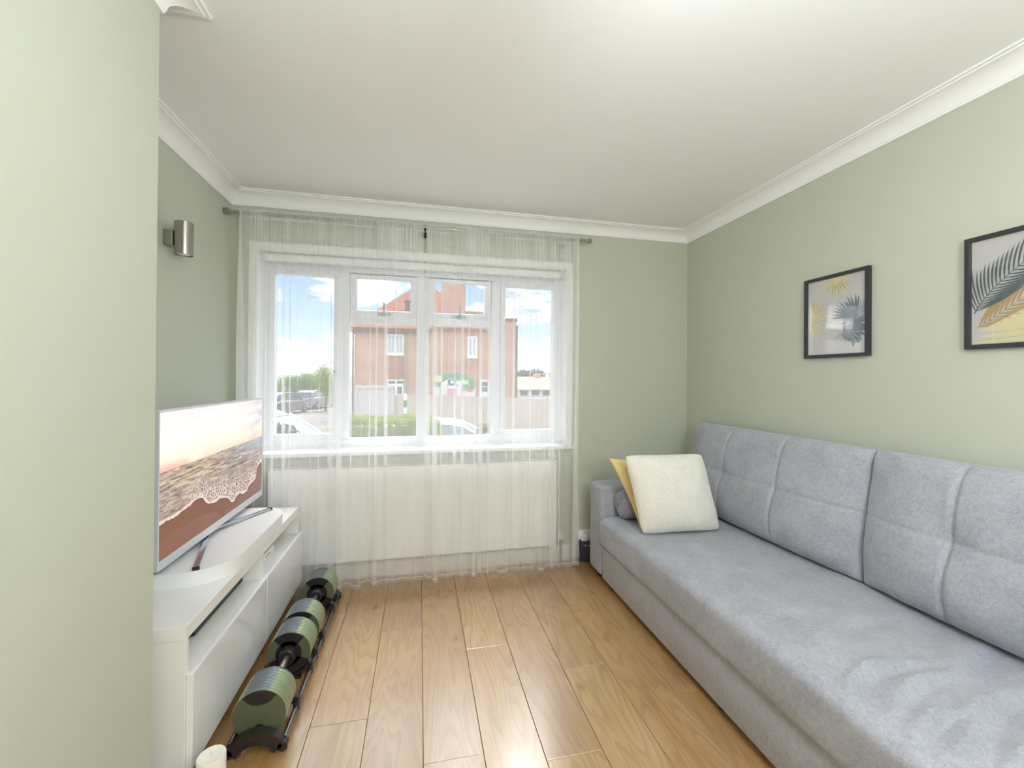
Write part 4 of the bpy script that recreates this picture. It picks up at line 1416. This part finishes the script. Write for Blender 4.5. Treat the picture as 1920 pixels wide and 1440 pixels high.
for fidx in ((0, 1, 5, 4), (1, 2, 5), (2, 3, 4, 5), (3, 0, 4), (3, 2, 1, 0)):
    bm.faces.new([vs[i] for i in fidx])
rf.build('roof', TILE, house)
ch = B().box(1.27, 2.70, -0.3, 0.8, 4.5 + hz, 7.9 + hz).box(1.2, 2.77, -0.36, 0.86, 7.9 + hz, 8.1 + hz).build('chimney', BRICK, house)
for cx in (1.6, 2.35):
    B().cyl((cx, 0.25, 8.1 + hz), (cx, 0.25, 8.6 + hz), 0.16, 0.13, seg=16).build('chimney_pot', TILE, ch)
B().box(2.72, 3.85, -0.18, 0.5, 5.05 + hz, 5.42 + hz, bev=0.08).build('wall_shoulder', BRICKD, house)
B().cyl((-0.76, -0.1, 5.3 + hz), (-0.76, -0.1, 5.85 + hz), 0.16, 0.15, seg=14).sphere((-0.76, -0.1, 5.85 + hz), 0.2, 2, (1, 1, 0.5)).build('roof_vent', SOFFIT, house)

def h_window(x0, x1, z0, z1, y, cols, rows, glass, fw=0.09, bars=0.035):
    fr = B()
    d0, d1 = y - 0.07, y - 0.005
    fr.box(x0, x0 + fw, d0, d1, z0, z1).box(x1 - fw, x1, d0, d1, z0, z1).box(x0 + fw, x1 - fw, d0, d1, z0, z0 + fw).box(x0 + fw, x1 - fw, d0, d1, z1 - fw, z1)
    fr.box(x0 - 0.06, x1 + 0.06, y - 0.12, y - 0.005, z0 - 0.09, z0)
    o = fr.build('window', WHITE, house)
    for i in range(1, cols):
        xx = x0 + (x1 - x0) * i / cols
        wv = 0.05 if (cols % 2 == 0 and i == cols // 2) else bars / 2
        B().box(xx - wv, xx + wv, y - 0.06, y - 0.03, z0 + fw, z1 - fw).build('glazing_bar', WHITE, o)
    for j in range(1, rows):
        zz = z0 + (z1 - z0) * j / rows
        B().box(x0 + fw, x1 - fw, y - 0.058, y - 0.032, zz - bars / 2, zz + bars / 2).build('glazing_bar', WHITE, o)
    B().box(x0 + fw, x1 - fw, y - 0.03, y - 0.006, z0 + fw, z1 - fw).build('pane', glass, o)
    return o
h_window(-1.95, -0.95, 2.66 + hz, 3.86 + hz, 0.0, 4, 3, LGL)
h_window(2.85, 3.46, 2.56 + hz, 3.84 + hz, -0.12, 2, 4, LGL, 0.12)
B().box(-1.8, -0.98, -0.03, -0.002, 1.15 + hz, 2.5 + hz).build('recessed_panel', BRICKD, house)
# doors
def h_door(x0, x1, z1, y, panes):
    o = B().box(x0, x1, y - 0.08, y - 0.003, 0.0, z1).build('door', WHITE, house)
    for (a, b_, c, d) in panes:
        B().box(x0 + a, x0 + b_, y - 0.09, y - 0.0805, z1 - d, z1 - c).build('pane', DGL, o)
    return o
h_door(-1.88, -0.92, 1.14 + hz, 0.0, [(0.06, 0.24, 0.07, 0.24), (0.26, 0.44, 0.07, 0.24), (0.54, 0.71, 0.07, 0.24), (0.73, 0.90, 0.07, 0.24), (0.58, 0.68, 0.42, 0.85), (0.70, 0.82, 0.42, 0.85), (0.1, 0.4, 0.42, 0.85)])
h_door(3.64, 4.24, 1.18 + hz, -0.12, [(0.12, 0.29, 0.14, 0.42), (0.32, 0.49, 0.14, 0.42), (0.12, 0.29, 0.47, 0.76), (0.32, 0.49, 0.47, 0.76)])
B().cyl((-0.88, -0.09, 0.0), (-0.88, -0.09, 4.3 + hz), 0.06, seg=10).build('drainpipe', PIPEG, house)
B().cyl((5.98, -0.2, 0.0), (5.98, -0.2, 4.6 + hz), 0.05, seg=10).build('drainpipe', SOFFIT, house)
B().cyl((-3.82, -0.1, 0.0), (-3.82, -0.1, 3.95 + hz), 0.05, seg=10).build('drainpipe', SOFFIT, house)
# painted mural of plain shapes on the gable wall
mur = B().box(0.80, 3.38, -0.150, -0.1215, 0.3, 1.05 + hz).build('mural', M('mural_base', (226, 220, 218), rough=0.8), house)
def blob(cx, cz, rx, rz, a0=0, a1=360, n=20):
    return [(cx + rx * math.cos(R(a0 + (a1 - a0) * k / n)), cz + rz * math.sin(R(a0 + (a1 - a0) * k / n))) for k in range(n if a1 - a0 >= 360 else n + 1)]
layers = [('mural_green', (116, 170, 128), [blob(2.05, 0.75 + hz, 1.30, 0.82, 0, 180), blob(1.2, 1.05 + hz, 0.42, 0.36), blob(2.9, 0.85 + hz, 0.48, 0.42), blob(1.3, 1.45 + hz, 0.14, 0.13)]),
          ('mural_yellow', (228, 230, 170), [blob(1.05, 1.2 + hz, 0.26, 0.22), blob(2.6, 1.0 + hz, 0.35, 0.14)]),
          ('mural_white', (238, 232, 230), [[(1.25, 0.0), (1.25, 0.95 + hz), (1.9, 1.28 + hz), (2.55, 0.95 + hz), (2.55, 0.0)], [(0.82, 0.0), (0.82, 0.55 + hz), (1.15, 0.35 + hz), (1.2, 0.0)], [(2.75, 0.0), (2.75, 0.62 + hz), (3.3, 0.40 + hz), (3.3, 0.0)]]),
          ('mural_grey', (110, 112, 118), [blob(1.92, 1.02 + hz, 0.27, 0.2), [(1.6, 0.80 + hz), (1.6, 0.84 + hz), (2.3, 0.84 + hz), (2.3, 0.80 + hz)], [(1.22, 0.0), (1.22, 0.95 + hz), (1.255, 0.95 + hz), (1.255, 0.0)], [(2.54, 0.0), (2.54, 0.95 + hz), (2.575, 0.95 + hz), (2.575, 0.0)]]),
          ('mural_pink', (226, 170, 170), [[(1.62, 0.0), (1.62, 0.60 + hz), (2.2, 0.60 + hz), (2.2, 0.0)], [(1.26, 0.0), (1.26, 0.22 + hz), (1.6, 0.25 + hz), (1.6, 0.0)]]),
          ('mural_pale', (240, 238, 238), [[(1.83, 0.93 + hz), (1.83, 1.12 + hz), (2.02, 1.12 + hz), (2.02, 0.93 + hz)]]),
          ('mural_red', (214, 120, 108), [[(1.28, 0.0), (1.28, 0.14 + hz), (1.56, 0.16 + hz), (1.56, 0.0)], blob(3.0, 0.55 + hz, 0.2, 0.16)])]
for k, (nm, colr, polys) in enumerate(layers):
    b = B()
    for j, poly in enumerate(polys):
        b.prism([(p[0], p[1]) for p in poly], 'y', -0.151 - 0.004 * (k + 1) - 0.0008 * j, -0.150 - 0.004 * k)
    b.build('painted_shape', M(nm, colr, rough=0.85), mur)

# garden fence and gate
FENCE = M('weathered_fence', (206, 190, 174), rough=0.9, vary=0.10, vscale=3.0)
fn = thing('garden_fence', 'weathered pale board fence in front of the brick house', 'fence', (0, 18, GZ))
board = {}
x = -1.05
fb = B()
i = 0
while x < 7.4:
    h = 0.55 + hz - 0.035 * max(0, x) + random.uniform(-0.012, 0.012)
    fb.box(x + 0.004, x + 0.116, -0.012 + (0.012 if i % 2 else 0), 0.01 + (0.012 if i % 2 else 0), 0.0, h)
    x += 0.12; i += 1
bo = fb.build('boards', FENCE, fn); bo['kind'] = 'stuff'
x = -1.0
while x < 7.4:
    B().box(x, x + 0.1, 0.025, 0.125, 0.0, 0.5 + hz - 0.035 * max(0, x)).build('post', FENCE, fn)
    x += 1.8
gate = thing('garden_gate', 'plain grey panel gate with frame left of the fence', 'gate', (-1.80, 17.9, GZ))
GATE = M('gate_grey', (206, 200, 194), rough=0.8, vary=0.04, vscale=2)
B().box(-0.66, 0.66, 0.0, 0.03, 0.04, 0.80 + hz).build('panel', GATE, gate)
for s in (-1, 1):
    B().box(s * 0.7 - 0.045, s * 0.7 + 0.045, -0.05, 0.06, 0.0, 0.92 + hz).build('post', GATE, gate)
B().box(-0.745, 0.745, -0.06, 0.07, 0.82 + hz, 0.93 + hz).build('top_rail', GATE, gate)
bp = thing('striped_post', 'green and white banded post standing before the fence', 'post', (-0.55, 16.9, GZ))
PG = M('post_green', (96, 150, 104), rough=0.6)
zz = 0.0
for k in range(7):
    hseg = 0.27
    B().cyl((0, 0, zz), (0, 0, zz + hseg - 0.004), 0.062, seg=14).build('band', (PG if k % 2 else WHITE), bp)
    zz += hseg

# ------------------------------------------------------------------ foliage
def leaf_mat(name, c1, c2):
    m, g, out = new_mat(name)
    df = g.n('ShaderNodeBsdfDiffuse'); tl = g.n('ShaderNodeBsdfTranslucent')
    n = g.noise(g.coord('Object'), 6.0, 3.0)
    c = g.ramp(n, [(0.35, rgb(*c1)), (0.65, rgb(*c2))])
    g.put(df.inputs[0], c); g.put(tl.inputs[0], c)
    mx = g.n('ShaderNodeMixShader'); mx.inputs[0].default_value = 0.35
    m.node_tree.links.new(df.outputs[0], mx.inputs[1]); m.node_tree.links.new(tl.outputs[0], mx.inputs[2])
    m.node_tree.links.new(mx.outputs[0], out.inputs[0])
    return m
LEAFY = leaf_mat('leaf_yellow_green', (142, 158, 52), (190, 198, 90))
LEAFM = leaf_mat('leaf_mid_green', (100, 138, 54), (150, 178, 80))
LEAFD = leaf_mat('leaf_dark_green', (62, 80, 54), (98, 112, 80))
LEAFR = leaf_mat('leaf_olive', (128, 140, 66), (186, 166, 92))
BARK = M('bark', (112, 92, 74), rough=0.9, vary=0.15, vscale=12)
def leaf_cloud(blobs, n, size, seed, shell=0.75):
    rnd = random.Random(seed)
    verts, faces = [], []
    tot = sum(rx * ry * rz for (_, _, _, rx, ry, rz) in blobs)
    for (cx, cy, cz, rx, ry, rz) in blobs:
        for _ in range(int(n * rx * ry * rz / tot)):
            d = Vector((rnd.gauss(0, 1), rnd.gauss(0, 1), rnd.gauss(0, 1))).normalized() * (shell + (1 - shell) * rnd.random() + 0.06 * rnd.gauss(0, 1))
            c = Vector((cx + d.x * rx, cy + d.y * ry, cz + d.z * rz))
            a = Vector((rnd.gauss(0, 1), rnd.gauss(0, 1), rnd.gauss(0, 1))).normalized()
            b_ = a.cross(Vector((rnd.gauss(0, 1), rnd.gauss(0, 1), rnd.gauss(0, 1)))).normalized()
            s = size * rnd.uniform(0.6, 1.3)
            k = len(verts)
            verts += [c - a * s, c - b_ * s * 0.45, c + a * s, c + b_ * s * 0.45]
            faces.append((k, k + 1, k + 2, k + 3))
    me = bpy.data.meshes.new('foliage'); me.from_pydata([tuple(v) for v in verts], [], faces); me.update()
    return me
def tree(name, label, x, y, h, rx, mat, n, size, seed, group='trees beyond the street', cat='tree'):
    root = thing(name, label, cat, (x, y, GZ), group=group)
    rnd = random.Random(seed)
    blobs = [(0, 0, h * 0.62, rx * 0.8, rx * 0.8, h * 0.36)]
    for k in range(6):
        a = k * 1.05 + rnd.random()
        blobs.append((rx * 0.45 * math.cos(a), rx * 0.45 * math.sin(a), h * rnd.uniform(0.4, 0.82), rx * 0.55, rx * 0.55, h * 0.2))
    fo = obj('foliage', leaf_cloud(blobs, n, size, seed, 0.45), mat, root); fo['kind'] = 'stuff'
    B().tube([(0, 0, 0), (0.03, 0, h * 0.3), (0, 0.05, h * 0.7)], [rx * 0.09, rx * 0.07, rx * 0.03], seg=8).build('trunk', BARK, root)
    return root
tree('street_tree', 'tall yellow-green tree beside the parked cars', -6.78, 33.2, 3.55, 0.95, LEAFY, 3200, 0.085, 4)
tree('street_tree', 'rounded mid-green tree left of the yellow-green one', -9.6, 40, 2.9, 1.1, LEAFM, 2200, 0.1, 5)
tree('street_tree', 'low bright green tree above the middle parked car', -12.2, 45, 2.75, 1.6, LEAFM, 2400, 0.12, 6)
tree('street_tree', 'wide yellow-green tree above the nearest dark parked car', -14.6, 46, 2.3, 1.7, LEAFY, 2400, 0.12, 7)
tree('street_tree', 'broad green tree at the left pane edge far back', -17.5, 52, 2.6, 2.2, LEAFM, 2200, 0.14, 17)
tree('far_tree', 'dark green far tree nearest the brick house corner', 15.9, 66, 4.1, 2.2, LEAFD, 2200, 0.16, 8)
tree('far_tree', 'dark green far tree at the middle of the right pane', 20.0, 71.5, 4.4, 2.4, LEAFD, 2200, 0.16, 9)
tree('far_tree', 'dark green far tree at the right edge of the window', 23.0, 66.5, 4.2, 2.4, LEAFD, 2000, 0.16, 10)

def hedge(name, label, x0, x1, y0, y1, h, mat, n, size, seed, taper=0.0):
    root = thing(name, label, 'hedge', ((x0 + x1) / 2, (y0 + y1) / 2, GZ))
    w, d = (x1 - x0) / 2, (y1 - y0) / 2
    rnd = random.Random(seed)
    B().box(-w * 0.86, w * 0.86, -d * 0.8, d * 0.8, 0.0, h * 0.90, bev=0.08, seg=2).build('branches', M('hedge_core', (104, 122, 58), rough=0.95, vary=0.2, vscale=20), root)
    verts, faces = [], []
    for _ in range(n):
        f_ = rnd.random()
        x, y, z = rnd.uniform(-w, w), rnd.uniform(-d, d), rnd.uniform(0, h)
        if f_ < 0.45: y = -d + rnd.random() * 0.08
        elif f_ < 0.8: z = h - rnd.random() * 0.1
        elif f_ < 0.9: x = -w + rnd.random() * 0.06
        else: x = w - rnd.random() * 0.06
        z += 0.06 * mnoise.noise(Vector((x * 4, y * 4, seed)))
        rr = max(abs(x) / w, 0) ** 6
        z -= rr * 0.12 * (z / h)
        c = Vector((x, y, max(z, 0.03)))
        a = Vector((rnd.gauss(0, 1), rnd.gauss(0, 1), rnd.gauss(0, 1))).normalized()
        b_ = a.cross(Vector((rnd.gauss(0, 1), rnd.gauss(0, 1), rnd.gauss(0, 1)))).normalized()
        s = size * rnd.uniform(0.6, 1.3)
        k = len(verts)
        verts += [tuple(c - a * s), tuple(c - b_ * s * 0.5), tuple(c + a * s), tuple(c + b_ * s * 0.5)]
        faces.append((k, k + 1, k + 2, k + 3))
    me = bpy.data.meshes.new('leaves'); me.from_pydata(verts, [], faces); me.update()
    o = obj('leaves', me, mat, root); o['kind'] = 'stuff'
    return root
hedge('clipped_hedge', 'clipped yellow-green hedge below the middle window panes', -1.35, 0.36, 6.7, 7.5, 0.62 + hz, LEAFY, 9000, 0.03, 11)
hedge('small_shrub', 'small olive shrub at the foot of the middle right pane', 0.96, 1.28, 6.9, 7.2, 0.46 + hz, LEAFR, 2200, 0.028, 12)
hedge('dark_bush', 'dark green bush at the bottom of the left pane', -2.45, -1.62, 5.7, 6.3, 0.62 + hz, LEAFD, 4500, 0.03, 13)

# ------------------------------------------------------------------ far low building on the right
fbld = thing('low_building', 'long low building with pale peach roof beyond the fence', 'building', (17, 55, GZ))
B().box(-4.0, 8.0, 0.5, 8.0, 0.0, 1.05).build('wall', WHITE, fbld)
PEACH = M('peach_roof', (200, 168, 144), rough=0.9, vary=0.05, vscale=1.0)
rf = B()
bm = rf.bm
P = [(-4.4, 0.0, 1.02), (8.4, 0.0, 1.02), (8.4, 9.0, 1.02), (-4.4, 9.0, 1.02), (-4.4, 4.5, 2.78), (8.4, 4.5, 2.78)]
vs = [bm.verts.new(p) for p in P]
for fi in ((0, 1, 5, 4), (1, 2, 5), (2, 3, 4, 5), (3, 0, 4), (3, 2, 1, 0)):
    bm.faces.new([vs[i] for i in fi])
rf.build('roof', PEACH, fbld)
B().box(-4.4, 8.4, -0.12, 0.0, 0.92, 1.02).build('gutter', M('red_gutter', (180, 130, 116), rough=0.7), fbld)
for k in range(7):
    B().box(-3.6 + k * 1.6, -2.6 + k * 1.6, 0.44, 0.5, 0.2, 0.85).build('window', DGL, fbld)
B().box(-0.6, 0.4, 4.2, 5.0, 2.6, 3.3).build('chimney', PEACH, fbld)

# ------------------------------------------------------------------ parked cars
def car(label, x, y, rz, paint, glass_c=(92, 104, 116), plate=True, z=0.0, group='parked cars'):
    pm = M('car_paint_%d_%d_%d' % paint, paint, rough=0.25, metal=0.2, spec=0.5, coat=0.6)
    gm = M('car_glass_%d_%d_%d' % glass_c, glass_c, rough=0.08, spec=0.6)
    root = thing('parked_car', label, 'car', (x, y, GZ + z), rz, group)
    # body: stations along local y (front +), (y, half width, z low, z high)
    st = [(-2.05, 0.70, 0.42, 0.80), (-1.98, 0.80, 0.30, 0.90), (-1.6, 0.86, 0.24, 0.95), (-0.6, 0.88, 0.22, 0.94), (0.6, 0.88, 0.22, 0.92), (1.1, 0.87, 0.22, 0.90), (1.7, 0.83, 0.24, 0.80), (2.0, 0.74, 0.30, 0.70), (2.08, 0.62, 0.40, 0.62)]
    rings = []
    for (yy, w, zl, zh) in st:
        m_ = (zl + zh) / 2
        rings.append([(-w * 0.9, yy, zl), (w * 0.9, yy, zl), (w, yy, zl + 0.1), (w, yy, m_), (w * 0.97, yy, zh - 0.07), (w * 0.86, yy, zh), (-w * 0.86, yy, zh), (-w * 0.97, yy, zh - 0.07), (-w, yy, m_), (-w, yy, zl + 0.1)])
    B().loft(rings).build('body', pm, root, smooth=True, angle=35)
    gh = [(-1.92, 0.70, 0.90, 0.94), (-1.55, 0.66, 0.90, 1.30), (-1.2, 0.62, 0.90, 1.40), (0.1, 0.62, 0.90, 1.43), (0.5, 0.64, 0.90, 1.33), (1.25, 0.72, 0.86, 0.90)]
    rings = [[(-0.76, yy, zl), (0.76, yy, zl), (w, yy, zh), (-w, yy, zh)] for (yy, w, zl, zh) in gh]
    B().loft(rings).build('windows', gm, root, smooth=True, angle=25)
    rr = [(-1.62, 0.60, 1.29), (-1.2, 0.64, 1.415), (-0.5, 0.65, 1.455), (0.1, 0.64, 1.445), (0.42, 0.60, 1.38)]
    rings = [[(-w, yy, zz - 0.02), (w, yy, zz - 0.02), (w * 0.92, yy, zz + 0.025), (-w * 0.92, yy, zz + 0.025)] for (yy, w, zz) in rr]
    B().loft(rings).build('roof', pm, root, smooth=True, angle=40)
    for s in (-1, 1):
        B().tube([(s * 0.655, 0.38, 1.385), (s * 0.70, 0.85, 1.14), (s * 0.745, 1.24, 0.89)], 0.032, seg=6).build('pillar', pm, root)
        B().tube([(s * 0.64, -1.5, 1.32), (s * 0.72, -1.85, 0.98)], 0.06, seg=6).build('pillar', pm, root)
        B().box(s * 0.66 - 0.13, s * 0.66 + 0.13, -2.06, -1.93, 0.72, 0.86, bev=0.03).build('tail_light', M('tail_red', (190, 70, 64), rough=0.3), root)
        B().box(s * 0.56 - 0.15, s * 0.56 + 0.15, 1.95, 2.06, 0.55, 0.66, bev=0.03).build('headlight', M('headlight_clear', (220, 224, 228), rough=0.15), root)
        for wy in (-1.3, 1.28):
            w_ = B().cyl((s * 0.70, wy, 0.31), (s * 0.885, wy, 0.31), 0.31, seg=24, bev=0.03).build('wheel', BLACKP, root, smooth=True)
            B().cyl((s * 0.875, wy, 0.31), (s * 0.892, wy, 0.31), 0.19, seg=16).build('hubcap', GREYP, w_)
    if plate:
        B().box(-0.26, 0.26, -2.075, -2.04, 0.56, 0.67).build('number_plate', M('plate_yellow', (226, 206, 96), rough=0.5), root)
    return root
car('dark grey hatchback parked nearest in the left pane', -9.05, 31.0, R(-14), (92, 96, 104))
car('dark car with pale roof parked second in the left pane', -8.25, 36.5, R(-14), (150, 152, 158))
car('dark car parked furthest in the left pane', -8.7, 43.5, R(-12), (104, 108, 116))
car('pale silver car whose bonnet shows above the dark bush', -3.25, 9.0, R(-118), (206, 212, 220), (168, 186, 206), z=0.36, plate=False)
car('white car whose roof rises above the sill right of the hedge', 0.62, 10.0, R(-95), (236, 238, 240), (150, 160, 166), z=0.04, plate=False)

# wheelie bins seen past the corner of the house
def wbin(label, x, y, colr):
    r_ = thing('wheelie_bin', label, 'bin', (x, y, GZ), group='bins beside the gate')
    mm = M('bin_%d_%d_%d' % colr, colr, rough=0.5)
    B().loft([[(-0.2, -0.25, 0.08), (0.2, -0.25, 0.08), (0.2, 0.22, 0.08), (-0.2, 0.22, 0.08)], [(-0.27, -0.34, 0.95), (0.27, -0.34, 0.95), (0.27, 0.3, 0.95), (-0.27, 0.3, 0.95)]]).build('body', mm, r_)
    B().box(-0.29, 0.29, -0.36, 0.34, 0.955, 1.02, bev=0.02).build('lid', mm, r_)
    for s in (-1, 1):
        B().cyl((s * 0.2, 0.25, 0.1), (s * 0.25, 0.25, 0.1), 0.1, seg=14).build('wheel', BLACKP, r_)
wbin('teal wheelie bin left of the panel gate', -3.05, 18.6, (110, 180, 170))
wbin('yellow wheelie bin behind the teal one', -3.6, 21.6, (226, 196, 110))
